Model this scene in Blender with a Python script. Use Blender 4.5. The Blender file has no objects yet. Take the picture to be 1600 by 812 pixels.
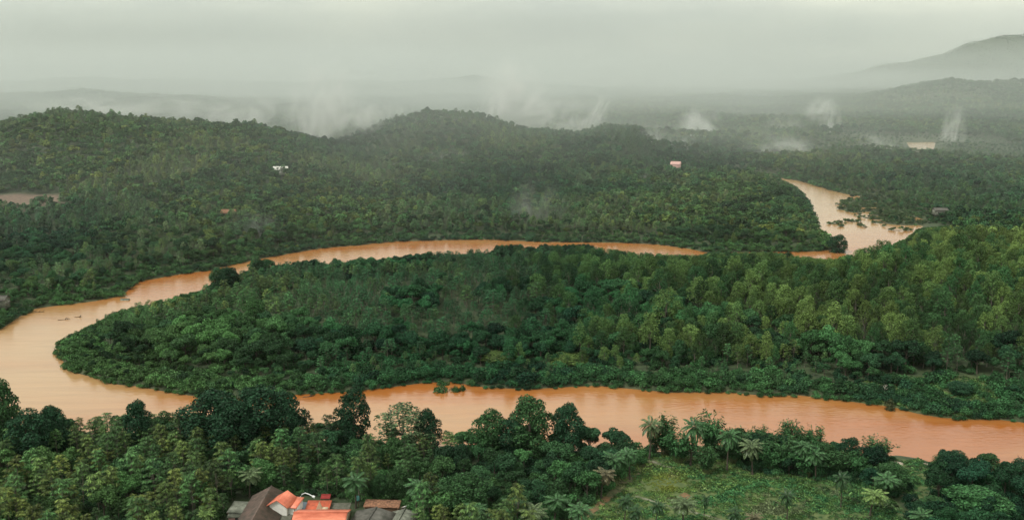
import bpy, bmesh, math, random
import numpy as np
from mathutils import Vector, Matrix, Euler

R = math.radians
S = bpy.context.scene
COL = S.collection
rng = np.random.default_rng(7)
random.seed(7)

# ------------------------------------------------------------------ camera
CAM_H = 110.0
FPX = 1536.9                      # focal length in photograph pixels (1600 wide)
PITCH = R(11.26)
cam_d = bpy.data.cameras.new("camera")
cam = bpy.data.objects.new("camera", cam_d)
COL.objects.link(cam)
cam.location = (0, 0, CAM_H)
cam.rotation_euler = (R(90) - PITCH, 0, 0)
cam_d.sensor_width = 36.0
cam_d.lens = 36.0 * FPX / 1600.0
cam_d.clip_start = 1.0
cam_d.clip_end = 60000.0
S.camera = cam

# ------------------------------------------------------------------ sky, sun, exposure
SUN_EL, SUN_ROT = R(52), R(235)
w = bpy.data.worlds.new("World")
S.world = w
w.use_nodes = True
nt = w.node_tree
nt.nodes.clear()
sky = nt.nodes.new("ShaderNodeTexSky")
sky.sky_type = 'NISHITA'
sky.sun_disc = False
sky.sun_elevation = SUN_EL
sky.sun_rotation = SUN_ROT
sky.air_density = 1.0
sky.dust_density = 4.0
hs = nt.nodes.new("ShaderNodeHueSaturation")
hs.inputs['Saturation'].default_value = 0.2
tc = nt.nodes.new("ShaderNodeTexCoord")
mp = nt.nodes.new("ShaderNodeMapping")
mp.inputs['Scale'].default_value = (2.6, 2.6, 11.0)
cl = nt.nodes.new("ShaderNodeTexNoise")
cl.inputs['Scale'].default_value = 1.6
cl.inputs['Detail'].default_value = 4.0
ramp = nt.nodes.new("ShaderNodeValToRGB")
ramp.color_ramp.elements[0].position = 0.36
ramp.color_ramp.elements[0].color = (5.9, 6.2, 5.7, 1)
ramp.color_ramp.elements[1].position = 0.64
ramp.color_ramp.elements[1].color = (10.2, 10.2, 8.3, 1)
mx = nt.nodes.new("ShaderNodeMix")
mx.data_type = 'RGBA'
mx.inputs[0].default_value = 0.85
bg = nt.nodes.new("ShaderNodeBackground")
bg.inputs['Strength'].default_value = 0.082
out = nt.nodes.new("ShaderNodeOutputWorld")
nt.links.new(sky.outputs[0], hs.inputs['Color'])
nt.links.new(tc.outputs['Generated'], mp.inputs['Vector'])
nt.links.new(mp.outputs[0], cl.inputs['Vector'])
nt.links.new(cl.outputs['Fac'], ramp.inputs[0])
nt.links.new(hs.outputs[0], mx.inputs[6])
nt.links.new(ramp.outputs[0], mx.inputs[7])      # the even cloud cover over the clear sky
nt.links.new(mx.outputs[2], bg.inputs[0])
nt.links.new(bg.outputs[0], out.inputs[0])

sun_d = bpy.data.lights.new("sun", 'SUN')
sun_d.energy = 1.5
sun_d.angle = R(11)
sun_d.color = (1.0, 0.97, 0.92)
sun = bpy.data.objects.new("sun", sun_d)
COL.objects.link(sun)
sun.rotation_euler = (R(90) - SUN_EL, 0, R(180) - SUN_ROT)
sun.location = (0, 0, 400)

S.view_settings.view_transform = 'Standard'
S.view_settings.look = 'None'
S.view_settings.exposure = 0.62
S.view_settings.gamma = 1.0
S.cycles.max_bounces = 6
S.cycles.diffuse_bounces = 1
S.cycles.glossy_bounces = 3
S.cycles.transmission_bounces = 4
S.cycles.volume_bounces = 1
S.cycles.transparent_max_bounces = 8
S.cycles.volume_step_rate = 0.5
S.cycles.volume_max_steps = 128
HAZE_DENSITY = 0.000015
HAZE_COLOR = (0.90, 0.96, 0.94, 1)

# ------------------------------------------------------------------ pixel <-> place
SP, CP = math.sin(PITCH), math.cos(PITCH)


def G(px, py, z=0.0):
    """where the sight line through a photograph pixel meets the level z"""
    u = (px - 800.0) / FPX
    v = (406.0 - py) / FPX
    dx, dy, dz = u, CP + v * SP, -SP + v * CP
    t = (z - CAM_H) / dz
    return (dx * t, dy * t)


def pix(x, y, z):
    """photograph pixel of a point (arrays welcome)"""
    q = y * CP - (z - CAM_H) * SP
    u = x / q
    v = (y * SP + (z - CAM_H) * CP) / q
    return 800.0 + FPX * u, 406.0 - FPX * v


def z_at(py, d):
    """height seen at image row py at ground distance d (straight ahead)"""
    return CAM_H + d * math.tan(math.atan((406.0 - py) / FPX) - PITCH)


# ------------------------------------------------------------------ noise
_perm = np.random.default_rng(11).random((256, 256))


def vnoise(x, y):
    xi, yi = np.floor(x).astype(int), np.floor(y).astype(int)
    fx, fy = x - xi, y - yi
    fx, fy = fx * fx * (3 - 2 * fx), fy * fy * (3 - 2 * fy)
    a = _perm[xi & 255, yi & 255]
    b = _perm[(xi + 1) & 255, yi & 255]
    c = _perm[xi & 255, (yi + 1) & 255]
    d = _perm[(xi + 1) & 255, (yi + 1) & 255]
    return (a * (1 - fx) + b * fx) * (1 - fy) + (c * (1 - fx) + d * fx) * fy


def fbm(x, y, oct=4):
    s, a, t = 0.0, 1.0, 0.0
    for k in range(oct):
        s = s + a * vnoise(x * 2 ** k + 17.3 * k, y * 2 ** k + 5.1 * k)
        t += a
        a *= 0.5
    return s / t


# ------------------------------------------------------------------ the lie of the land
north_bank = [(1150, 273), (1190, 278), (1218, 283), (1245, 297), (1262, 315), (1270, 335), (1278, 360), (1298, 376),
              (1306, 390), (1270, 393), (1240, 393), (1180, 394), (1105, 395), (1080, 389), (1030, 382), (960, 379),
              (850, 378), (760, 374), (700, 375), (620, 377), (560, 383), (500, 388), (430, 400), (385, 409),
              (365, 413), (330, 422), (290, 427), (215, 440), (206, 448), (190, 462), (150, 470), (60, 481),
              (42, 487), (0, 515), (-60, 540), (-200, 575), (-420, 590)]
near_bank = [(-420, 660, 5), (-200, 650, 5), (0, 652, 6), (100, 655, 6), (300, 652, 6), (460, 655, 6), (600, 668, 6),
             (700, 674, 6), (800, 673, 6), (1000, 674, 6), (1200, 682, 5), (1320, 697, 4), (1400, 711, 0),
             (1440, 717, 0), (1500, 726, 2), (1600, 737, 4), (1700, 748, 4), (1900, 770, 4)]
south_shore = [(1900, 690), (1700, 672), (1600, 660), (1560, 655), (1520, 655), (1470, 652), (1430, 645), (1390, 634),
               (1360, 631), (1300, 623), (1250, 617), (1200, 618), (1130, 612), (1050, 613), (975, 606), (930, 602),
               (870, 605), (830, 608), (760, 605), (700, 596), (660, 598), (600, 606), (540, 612), (465, 616), (380, 622),
               (300, 618), (262, 612), (215, 603), (180, 600), (150, 590), (110, 580), (92, 555), (93, 540)]
north_shore = [(110, 522, 3), (130, 508, 4), (160, 487, 5), (200, 474, 5), (250, 466, 5), (320, 444, 5), (365, 424, 5), (450, 407, 5),
               (540, 403, 6), (600, 399, 6), (650, 395, 6), (720, 389, 6), (800, 386, 6), (870, 386, 6), (930, 388, 6),
               (1000, 395, 6), (1050, 397, 6), (1100, 399, 6), (1200, 400, 7), (1290, 406, 6), (1320, 402, 7),
               (1345, 393, 8), (1395, 366, 9), (1422, 357, 8), (1446, 350, 0)]
upper_bank = [(1449, 346), (1438, 341), (1418, 336), (1400, 332), (1380, 327), (1368, 323), (1372, 316), (1345, 307),
              (1320, 303), (1290, 295), (1250, 283), (1212, 277), (1150, 269)]
RIVER = [G(*p) for p in north_bank + near_bank + south_shore + north_shore + upper_bank]
POND_A = [G(*p) for p in [(1412, 222), (1428, 223), (1462, 222), (1458, 231, 5), (1440, 234, 5), (1425, 233, 5), (1420, 227)]]
POND_B = [G(*p) for p in [(992, 205), (1026, 206), (1028, 211, 6), (996, 211, 6)]]
WATERS = [np.array(p) for p in (RIVER, POND_A, POND_B)]


def poly_sd(P, x, y):
    """signed distance to polygon P, negative inside"""
    d2 = np.full(x.shape, 1e18)
    inside = np.zeros(x.shape, bool)
    n = len(P)
    for i in range(n):
        ax, ay = P[i]
        bx, by = P[(i + 1) % n]
        ex, ey = bx - ax, by - ay
        wx, wy = x - ax, y - ay
        t = np.clip((wx * ex + wy * ey) / (ex * ex + ey * ey + 1e-9), 0, 1)
        d2 = np.minimum(d2, (wx - t * ex) ** 2 + (wy - t * ey) ** 2)
        c = (ay > y) != (by > y)
        with np.errstate(divide='ignore', invalid='ignore'):
            inside ^= c & (x < ex * (y - ay) / (ey if abs(ey) > 1e-9 else 1e-9) + ax)
    d = np.sqrt(d2)
    return np.where(inside, -d, d)


# islets in the upper reach: centre pixel, half width (m), half depth (m)
ISLETS = [(1302, 350, 3.2, 2.2), (1312.5, 349, 3.4, 2.2), (1313, 354, 1.6, 1.4), (1331, 346, 5.4, 2.6), (1351, 354, 2.4, 2.0),
          (1326, 327, 8.5, 6.5), (1336, 331, 6.0, 4.5), (1341, 337, 2.4, 2.2), (1353, 340.5, 5.2, 3.0), (1366, 342.5, 5.0, 2.4),
          (1375, 343, 3.6, 2.4), (1374, 348.5, 4.6, 3.0), (1382, 353, 1.8, 1.4), (1318, 320, 6.0, 3.5), (1395, 345.5, 6, 4), (1408, 360, 6, 2.5)]
SPITS = [(1333, 316, 9.5, 9.0), (1345, 323, 10, 5), (1354, 321, 9.0, 11), (1370, 330, 12, 6), (1385, 336, 12, 6), (1400, 341, 13, 7), (1415, 349, 15, 9),
         (1360, 313, 7, 12)]


def water_sd(x, y):
    d = poly_sd(WATERS[0], x, y)
    for P in WATERS[1:]:
        d = np.minimum(d, poly_sd(P, x, y))
    for (px, py, a, b) in ISLETS + SPITS:
        cx, cy = G(px, py)
        q = np.sqrt(((x - cx) / a) ** 2 + ((y - cy) / b) ** 2)
        d = np.maximum(d, (1 - q) * min(a, b))
    return d


RIDGES = [  # distance, front spread, back spread, silhouette in pixels (tree tops)
    (1000, 230, 200, 9, [(-500, 230), (-200, 203), (0, 196), (60, 188), (100, 183), (150, 184), (250, 190), (300, 194), (400, 203), (450, 214), (520, 236), (600, 262)]),
    (1200, 190, 150, 9, [(430, 250), (500, 232), (550, 217), (590, 202), (620, 194), (660, 183), (700, 176), (720, 175), (750, 181), (780, 191),
                      (820, 203), (870, 207), (900, 212), (930, 206), (950, 203), (990, 208), (1030, 224), (1100, 240)]),
    (1650, 140, 120, 8, [(1000, 222), (1060, 209), (1110, 204), (1170, 207), (1230, 211), (1300, 207), (1380, 214), (1420, 224)]),
    (2000, 200, 200, 6, [(-300, 178), (0, 178), (60, 180), (120, 190)]),
    (2700, 420, 350, 6, [(700, 195), (900, 178), (1000, 170), (1100, 163), (1200, 164), (1300, 160), (1380, 147), (1420, 137), (1450, 131), (1480, 127), (1530, 131), (1570, 133),
                      (1600, 131), (1700, 126), (1900, 140), (2200, 150)]),
    (2600, 300, 300, 6, [(-500, 150), (0, 150), (150, 148), (300, 156), (420, 170), (520, 185)]),
    (3700, 380, 300, 5, [(-500, 130), (0, 131), (150, 126), (300, 128), (420, 132), (560, 130), (650, 131), (700, 127), (740, 123), (780, 129), (850, 135), (950, 142),
                      (1100, 150), (1300, 150), (1500, 150)]),
    (5200, 600, 500, 3, [(1100, 138), (1250, 128), (1300, 122), (1340, 114), (1380, 106), (1430, 96), (1460, 89), (1500, 75), (1530, 65), (1560, 60), (1600, 58),
                      (1700, 60), (1900, 85), (2200, 120)]),
    (7500, 700, 600, 0, [(-600, 108), (0, 104), (200, 97), (350, 104), (500, 112), (700, 108), (900, 116), (1100, 113), (1300, 108), (1500, 104), (2000, 105)]),
]


def hills(x, y):
    px = 800 + FPX * x / np.maximum(y * CP + CAM_H * SP, 30.0)
    tot = np.zeros(x.shape)
    for (D, sf, sb, th, prof) in RIDGES:
        xs = [p[0] for p in prof]
        zs = [max(0.0, z_at(p[1], D) - th) for p in prof]
        e = 260.0
        xs = [xs[0] - e] + xs + [xs[-1] + e]
        zs = [0.0 if prof[0][0] > -200 else zs[0]] + zs + [0.0 if prof[-1][0] < 1700 else zs[-1]]
        hgt = np.interp(px, xs, zs)
        wob = (fbm(px / 90.0 + D, y / 400.0, 3) - 0.5) * 0.35 * D * 0.12
        q = y + wob * 0.5 - D
        g = np.where(q < 0, np.exp(-(q / sf) ** 2), np.exp(-(q / sb) ** 2))
        tot = np.maximum(tot, hgt * g) + 0.12 * np.minimum(tot, hgt * g)
    return tot


HILL_C = G(1640, 450, 20)


def height(x, y, sd=None):
    x = np.asarray(x, float)
    y = np.asarray(y, float)
    if sd is None:
        sd = water_sd(x, y)
    bank = np.where(sd < 0, np.maximum(sd * 0.5, -3.0), 0.5 * np.minimum(sd, 1.5) + 1.9 * (1 - np.exp(-np.maximum(sd - 1.5, 0) / 8.0)))
    far = np.clip((sd - 6) / 70.0, 0, 1)
    h = hills(x, y)
    n = fbm(x / 160.0 + 40, y / 220.0 + 9, 4)
    dist = np.hypot(x, y)
    rough = np.clip((dist - 520) / 700.0, 0, 1) * 13.0
    h = h + np.clip((n - 0.45) * 2.0, 0, 1) * rough + h * (fbm(x / 90.0, y / 120.0 + 3, 3) - 0.5) * 0.22
    # the wooded rise on the right of the river bend
    q = ((x - HILL_C[0]) / 120.0) ** 2 + ((y - (HILL_C[1] + 15)) / 62.0) ** 2
    h = h + 19.0 * np.exp(-q)
    q = ((x - 20) / 110.0) ** 2 + ((y - 440) / 50.0) ** 2
    h = h + 4.0 * np.exp(-q)
    return bank + far * h


# open ground (photograph pixels at ground level 2.4 m)
FIELD = np.array([G(a, b, 2.4) for a, b in [(880, 830), (940, 782), (1005, 722), (1035, 706), (1080, 712), (1140, 722), (1165, 738), (1260, 752), (1340, 754),
                                     (1376, 775), (1408, 795), (1420, 835), (1420, 1100), (760, 1100)]])
CLEAR2 = np.array([G(a, b, 2.4) for a, b in [(1388, 742), (1392, 722), (1398, 712), (1440, 714), (1458, 730), (1455, 760), (1446, 790), (1400, 776)]])
TERRACE = np.array([G(a, b, 3.0) for a, b in [(1345, 622), (1355, 598), (1400, 590), (1540, 592), (1560, 600), (1560, 642), (1500, 640), (1400, 625)]])
YARD = np.array([G(a, b, 2.4) for a, b in [(358, 812), (366, 796), (400, 775), (480, 778), (560, 790), (632, 796), (645, 812), (645, 1100), (330, 1100)]])
SOIL_L = np.array([G(a, b, 10.0) for a, b in [(-30, 311), (30, 311), (60, 313), (98, 314), (99, 322), (85, 320), (40, 328), (10, 326), (-30, 322)]])
FIELD_FAR = np.array([G(a, b, 2.0) for a, b in [(1000, 203), (1062, 203), (1062, 209), (1000, 209)]])

# ------------------------------------------------------------------ object helpers


def tag(o, label=None, cat=None, group=None, kind=None):
    if label: o['label'] = label
    if cat: o['category'] = cat
    if group: o['group'] = group
    if kind: o['kind'] = kind
    return o


def link(name, data, parent=None):
    o = bpy.data.objects.new(name, data)
    COL.objects.link(o)
    if parent is not None:
        o.parent = parent
    return o


def mesh_np(name, V, F, mat, attrs=None, smooth=False):
    """V (n,3), F (m,4 or 3) index array"""
    me = bpy.data.meshes.new(name)
    V = np.asarray(V, np.float32)
    F = np.asarray(F, np.int32)
    k = F.shape[1]
    me.vertices.add(len(V))
    me.vertices.foreach_set('co', V.ravel())
    me.loops.add(F.size)
    me.loops.foreach_set('vertex_index', F.ravel())
    me.polygons.add(len(F))
    me.polygons.foreach_set('loop_start', np.arange(0, F.size, k, dtype=np.int32))
    me.polygons.foreach_set('loop_total', np.full(len(F), k, np.int32))
    if smooth:
        me.polygons.foreach_set('use_smooth', np.ones(len(F), bool))
    for an, (dom, typ, arr) in (attrs or {}).items():
        a = me.attributes.new(an, typ, dom)
        a.data.foreach_set('vector' if typ == 'FLOAT_VECTOR' else 'value', np.asarray(arr).ravel())
    me.update()
    me.validate()
    if mat is not None:
        me.materials.append(mat)
    return me


def new_mat(name):
    m = bpy.data.materials.new(name)
    m.use_nodes = True
    t = m.node_tree
    return m, t, t.nodes, t.links, t.nodes['Principled BSDF']


def N(t, typ, **kw):
    n = t.nodes.new(typ)
    for k, v in kw.items():
        setattr(n, k, v)
    return n


def plain_mat(name, c, rough=0.7, var=0.25, scale=1.5, metal=0.0, c2=None, stretch=(1, 1, 1), spec=0.4):
    m, t, ns, ls, b = new_mat(name)
    tcn = N(t, 'ShaderNodeTexCoord')
    mpn = N(t, 'ShaderNodeMapping')
    mpn.inputs['Scale'].default_value = stretch
    nz = N(t, 'ShaderNodeTexNoise')
    nz.inputs['Scale'].default_value = scale
    nz.inputs['Detail'].default_value = 6
    nz.inputs['Roughness'].default_value = 0.65
    cr = N(t, 'ShaderNodeValToRGB')
    cr.color_ramp.elements[0].position = 0.35
    cr.color_ramp.elements[1].position = 0.68
    lo = c2 or tuple(v * (1 - var) for v in c)
    hi = tuple(min(1, v * (1 + var * 0.5)) for v in c)
    cr.color_ramp.elements[0].color = (*lo, 1)
    cr.color_ramp.elements[1].color = (*hi, 1)
    ls.new(tcn.outputs['Object'], mpn.inputs[0])
    ls.new(mpn.outputs[0], nz.inputs['Vector'])
    ls.new(nz.outputs['Fac'], cr.inputs[0])
    ls.new(cr.outputs[0], b.inputs['Base Color'])
    b.inputs['Roughness'].default_value = rough
    b.inputs['Metallic'].default_value = metal
    b.inputs['Specular IOR Level'].default_value = spec
    return m


def leaf_mat(name, gain=1.0, transl=0.12, rough=0.6, spec=0.10):
    """leaf colour = the plant's own tint x leaf to leaf variation"""
    m, t, ns, ls, b = new_mat(name)
    at = N(t, 'ShaderNodeAttribute', attribute_type='INSTANCER', attribute_name='tint')
    lv = N(t, 'ShaderNodeAttribute', attribute_type='GEOMETRY', attribute_name='leaf')
    mr = N(t, 'ShaderNodeMapRange')
    mr.inputs['To Min'].default_value = 0.30 * gain
    mr.inputs['To Max'].default_value = 1.9 * gain
    mul = N(t, 'ShaderNodeVectorMath', operation='SCALE')
    ls.new(lv.outputs['Fac'], mr.inputs[0])
    ls.new(at.outputs['Vector'], mul.inputs[0])
    ls.new(mr.outputs[0], mul.inputs['Scale'])
    ls.new(mul.outputs[0], b.inputs['Base Color'])
    b.inputs['Roughness'].default_value = rough
    b.inputs['Specular IOR Level'].default_value = spec
    tr = N(t, 'ShaderNodeBsdfTranslucent')
    ls.new(mul.outputs[0], tr.inputs['Color'])
    mix = N(t, 'ShaderNodeMixShader')
    mix.inputs[0].default_value = transl
    o = ns['Material Output']
    ls.new(b.outputs[0], mix.inputs[1])
    ls.new(tr.outputs[0], mix.inputs[2])
    ls.new(mix.outputs[0], o.inputs['Surface'])
    return m


M_LEAF = leaf_mat('leaf')
M_LEAF_BIG = leaf_mat('broad_wet_leaf', 1.0, 0.12, 0.5, 0.12)
M_FROND = leaf_mat('palm_frond', 1.0, 0.15, 0.42, 0.25)
M_BARK = plain_mat('bark', (0.085, 0.07, 0.052), 0.85, 0.5, 4.0, stretch=(1, 1, 0.2))
M_PALE_BARK = plain_mat('pale_bark', (0.17, 0.15, 0.12), 0.85, 0.4, 4.0, stretch=(1, 1, 0.2))
M_CULM = plain_mat('bamboo_culm', (0.13, 0.16, 0.06), 0.5, 0.4, 3.0)

# ------------------------------------------------------------------ ground
def build_ground():
    az = np.radians(np.concatenate([np.arange(-100, -36, 2.0), np.arange(-36, 36, 0.25), np.arange(36, 100.1, 2.0)]))
    r = [40.0]
    while r[-1] < 15000:
        r.append(r[-1] * (1.0075 if r[-1] > 150 else 1.04))
    r = np.array(r)
    A, Rr = np.meshgrid(az, r, indexing='ij')
    x, y = (Rr * np.sin(A)).ravel(), (Rr * np.cos(A)).ravel()
    sd = water_sd(x, y)
    z = height(x, y, sd)
    # bare soil and open grass, painted by what grows there
    soil = np.zeros(x.shape)
    for P in (SOIL_L,):
        soil = np.maximum(soil, np.clip(0.5 - poly_sd(P, x, y) / 6.0, 0, 1))
    soil = np.maximum(soil, np.clip(1.2 - np.abs(sd - 0.2) / 1.2, 0, 1) * 0.22)
    grass = np.zeros(x.shape)
    for P in (FIELD, CLEAR2, TERRACE, FIELD_FAR):
        grass = np.maximum(grass, np.clip(0.5 - poly_sd(P, x, y) / 4.0, 0, 1))
    na, nr = len(az), len(r)
    i, j = np.meshgrid(np.arange(na - 1), np.arange(nr - 1), indexing='ij')
    a = (i * nr + j).ravel()
    F = np.stack([a, a + 1, a + nr + 1, a + nr], 1)
    m, t, ns, ls, b = new_mat('earth')
    geo = N(t, 'ShaderNodeNewGeometry')
    n1 = N(t, 'ShaderNodeTexNoise'); n1.inputs['Scale'].default_value = 0.35; n1.inputs['Detail'].default_value = 8
    n2 = N(t, 'ShaderNodeTexNoise'); n2.inputs['Scale'].default_value = 0.02; n2.inputs['Detail'].default_value = 5
    ls.new(geo.outputs['Position'], n1.inputs['Vector'])
    ls.new(geo.outputs['Position'], n2.inputs['Vector'])
    c1 = N(t, 'ShaderNodeValToRGB')
    c1.color_ramp.elements[0].color = (0.022, 0.036, 0.016, 1); c1.color_ramp.elements[0].position = 0.3
    c1.color_ramp.elements[1].color = (0.055, 0.085, 0.032, 1); c1.color_ramp.elements[1].position = 0.7
    ls.new(n1.outputs['Fac'], c1.inputs[0])
    c2 = N(t, 'ShaderNodeValToRGB')
    c2.color_ramp.elements[0].color = (0.045, 0.080, 0.022, 1); c2.color_ramp.elements[0].position = 0.3
    c2.color_ramp.elements[1].color = (0.13, 0.165, 0.055, 1); c2.color_ramp.elements[1].position = 0.7
    ls.new(n1.outputs['Fac'], c2.inputs[0])
    c3 = N(t, 'ShaderNodeValToRGB')
    c3.color_ramp.elements[0].color = (0.10, 0.072, 0.05, 1); c3.color_ramp.elements[0].position = 0.3
    c3.color_ramp.elements[1].color = (0.19, 0.13, 0.095, 1); c3.color_ramp.elements[1].position = 0.7
    ls.new(n1.outputs['Fac'], c3.inputs[0])
    ag = N(t, 'ShaderNodeAttribute', attribute_name='grass')
    as_ = N(t, 'ShaderNodeAttribute', attribute_name='soil')
    m1 = N(t, 'ShaderNodeMix', data_type='RGBA'); m2 = N(t, 'ShaderNodeMix', data_type='RGBA')
    ls.new(ag.outputs['Fac'], m1.inputs[0]); ls.new(c1.outputs[0], m1.inputs[6]); ls.new(c2.outputs[0], m1.inputs[7])
    ls.new(as_.outputs['Fac'], m2.inputs[0]); ls.new(m1.outputs[2], m2.inputs[6]); ls.new(c3.outputs[0], m2.inputs[7])
    ls.new(m2.outputs[2], b.inputs['Base Color'])
    b.inputs['Roughness'].default_value = 0.9
    bp = N(t, 'ShaderNodeBump'); bp.inputs['Strength'].default_value = 0.6; bp.inputs['Distance'].default_value = 0.5
    ls.new(n1.outputs['Fac'], bp.inputs['Height']); ls.new(bp.outputs[0], b.inputs['Normal'])
    me = mesh_np('ground', np.stack([x, y, z], 1), F[:, ::-1], m,
                 {'soil': ('POINT', 'FLOAT', soil.astype(np.float32)), 'grass': ('POINT', 'FLOAT', grass.astype(np.float32))}, True)
    tag(link('ground', me), 'forest floor, banks and hills of the river valley', kind='structure')


build_ground()


def build_water():
    m, t, ns, ls, b = new_mat('muddy_water')
    geo = N(t, 'ShaderNodeNewGeometry')
    mpn = N(t, 'ShaderNodeMapping')
    mpn.inputs['Scale'].default_value = (0.007, 0.028, 1)
    mpn.inputs['Rotation'].default_value = (0, 0, R(-6))
    n1 = N(t, 'ShaderNodeTexNoise'); n1.inputs['Scale'].default_value = 1.0; n1.inputs['Detail'].default_value = 5; n1.inputs['Distortion'].default_value = 0.6
    ls.new(geo.outputs['Position'], mpn.inputs[0]); ls.new(mpn.outputs[0], n1.inputs['Vector'])
    c = N(t, 'ShaderNodeValToRGB')
    c.color_ramp.elements[0].position = 0.35; c.color_ramp.elements[0].color = (0.375, 0.118, 0.022, 1)
    c.color_ramp.elements[1].position = 0.65; c.color_ramp.elements[1].color = (0.42, 0.210, 0.075, 1)
    # sky reflection painted into the water colour: paler in the bay and upper reach
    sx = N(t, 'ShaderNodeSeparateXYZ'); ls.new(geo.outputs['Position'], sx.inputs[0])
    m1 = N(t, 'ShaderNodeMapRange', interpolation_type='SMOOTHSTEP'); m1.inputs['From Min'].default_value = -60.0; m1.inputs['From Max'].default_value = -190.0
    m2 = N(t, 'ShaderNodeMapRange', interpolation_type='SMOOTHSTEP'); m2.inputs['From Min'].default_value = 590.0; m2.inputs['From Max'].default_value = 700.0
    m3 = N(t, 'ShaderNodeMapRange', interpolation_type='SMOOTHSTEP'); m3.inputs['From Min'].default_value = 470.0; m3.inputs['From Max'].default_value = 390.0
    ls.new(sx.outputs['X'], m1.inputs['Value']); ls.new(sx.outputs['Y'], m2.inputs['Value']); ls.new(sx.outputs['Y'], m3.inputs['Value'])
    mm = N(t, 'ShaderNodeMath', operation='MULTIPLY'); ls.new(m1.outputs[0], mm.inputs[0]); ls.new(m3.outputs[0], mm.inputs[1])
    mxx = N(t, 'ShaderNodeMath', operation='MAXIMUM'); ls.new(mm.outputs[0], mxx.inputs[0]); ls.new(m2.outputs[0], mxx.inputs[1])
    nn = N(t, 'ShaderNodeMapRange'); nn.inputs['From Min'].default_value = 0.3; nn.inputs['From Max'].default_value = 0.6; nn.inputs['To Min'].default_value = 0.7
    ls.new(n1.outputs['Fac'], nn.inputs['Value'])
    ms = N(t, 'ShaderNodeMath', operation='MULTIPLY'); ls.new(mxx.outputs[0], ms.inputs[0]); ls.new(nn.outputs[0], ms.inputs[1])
    n3 = N(t, 'ShaderNodeTexNoise'); n3.inputs['Scale'].default_value = 1.0; n3.inputs['Detail'].default_value = 6; n3.inputs['Distortion'].default_value = 1.2
    mp3 = N(t, 'ShaderNodeMapping'); mp3.inputs['Scale'].default_value = (0.03, 0.22, 1); mp3.inputs['Rotation'].default_value = (0, 0, R(-7))
    ls.new(geo.outputs['Position'], mp3.inputs[0]); ls.new(mp3.outputs[0], n3.inputs['Vector'])
    st = N(t, 'ShaderNodeMapRange'); st.inputs['From Min'].default_value = 0.3; st.inputs['From Max'].default_value = 0.7; st.inputs['To Min'].default_value = 0.91; st.inputs['To Max'].default_value = 1.07
    ls.new(n3.outputs['Fac'], st.inputs['Value'])
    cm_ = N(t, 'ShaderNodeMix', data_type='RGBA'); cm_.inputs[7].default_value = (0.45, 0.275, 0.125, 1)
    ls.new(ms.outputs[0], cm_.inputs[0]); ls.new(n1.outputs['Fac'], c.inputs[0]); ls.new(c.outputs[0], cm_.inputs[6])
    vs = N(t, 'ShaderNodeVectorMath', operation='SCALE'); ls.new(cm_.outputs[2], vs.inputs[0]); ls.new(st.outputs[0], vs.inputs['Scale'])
    ls.new(vs.outputs[0], b.inputs['Base Color'])
    b.inputs['IOR'].default_value = 2.0
    b.inputs['Roughness'].default_value = 0.14
    n2 = N(t, 'ShaderNodeTexNoise'); n2.inputs['Scale'].default_value = 0.5; n2.inputs['Detail'].default_value = 4
    mp2 = N(t, 'ShaderNodeMapping'); mp2.inputs['Scale'].default_value = (0.7, 1.6, 1)
    ls.new(geo.outputs['Position'], mp2.inputs[0]); ls.new(mp2.outputs[0], n2.inputs['Vector'])
    bp = N(t, 'ShaderNodeBump'); bp.inputs['Strength'].default_value = 0.35; bp.inputs['Distance'].default_value = 0.25
    ls.new(n2.outputs['Fac'], bp.inputs['Height']); ls.new(bp.outputs[0], b.inputs['Normal'])
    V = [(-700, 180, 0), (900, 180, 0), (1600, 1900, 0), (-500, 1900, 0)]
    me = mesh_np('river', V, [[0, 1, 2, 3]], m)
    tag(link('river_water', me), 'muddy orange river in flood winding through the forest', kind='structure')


build_water()

# ------------------------------------------------------------------ plant meshes


def unit(v):
    return v / np.maximum(np.linalg.norm(v, axis=-1, keepdims=True), 1e-9)


class Leaves:
    def __init__(self):
        self.V, self.F, self.A, self.n = [], [], [], 0

    def cards(self, C, Nrm, L, W, g, T=None):
        """one small leaf spray per centre: a diamond facing Nrm"""
        k = len(C)
        Nrm = unit(Nrm)
        if T is None:
            T = g.normal(size=(k, 3))
        T = unit(T - Nrm * np.sum(T * Nrm, 1, keepdims=True))
        B = np.cross(Nrm, T)
        L = np.broadcast_to(np.asarray(L, float).reshape(-1, 1), (k, 1)); W = np.broadcast_to(np.asarray(W, float).reshape(-1, 1), (k, 1))
        P = np.stack([C - T * L / 2, C + B * W / 2 + T * L * 0.08, C + T * L / 2, C - B * W / 2 + T * L * 0.08], 1)
        self.V.append(P.reshape(-1, 3))
        self.F.append(np.arange(4 * k).reshape(k, 4) + self.n)
        self.A.append(np.repeat(g.random(k), 4))
        self.n += 4 * k

    def mesh(self, name, mat):
        return mesh_np(name, np.concatenate(self.V), np.concatenate(self.F), mat,
                       {'leaf': ('POINT', 'FLOAT', np.concatenate(self.A).astype(np.float32))})


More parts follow.
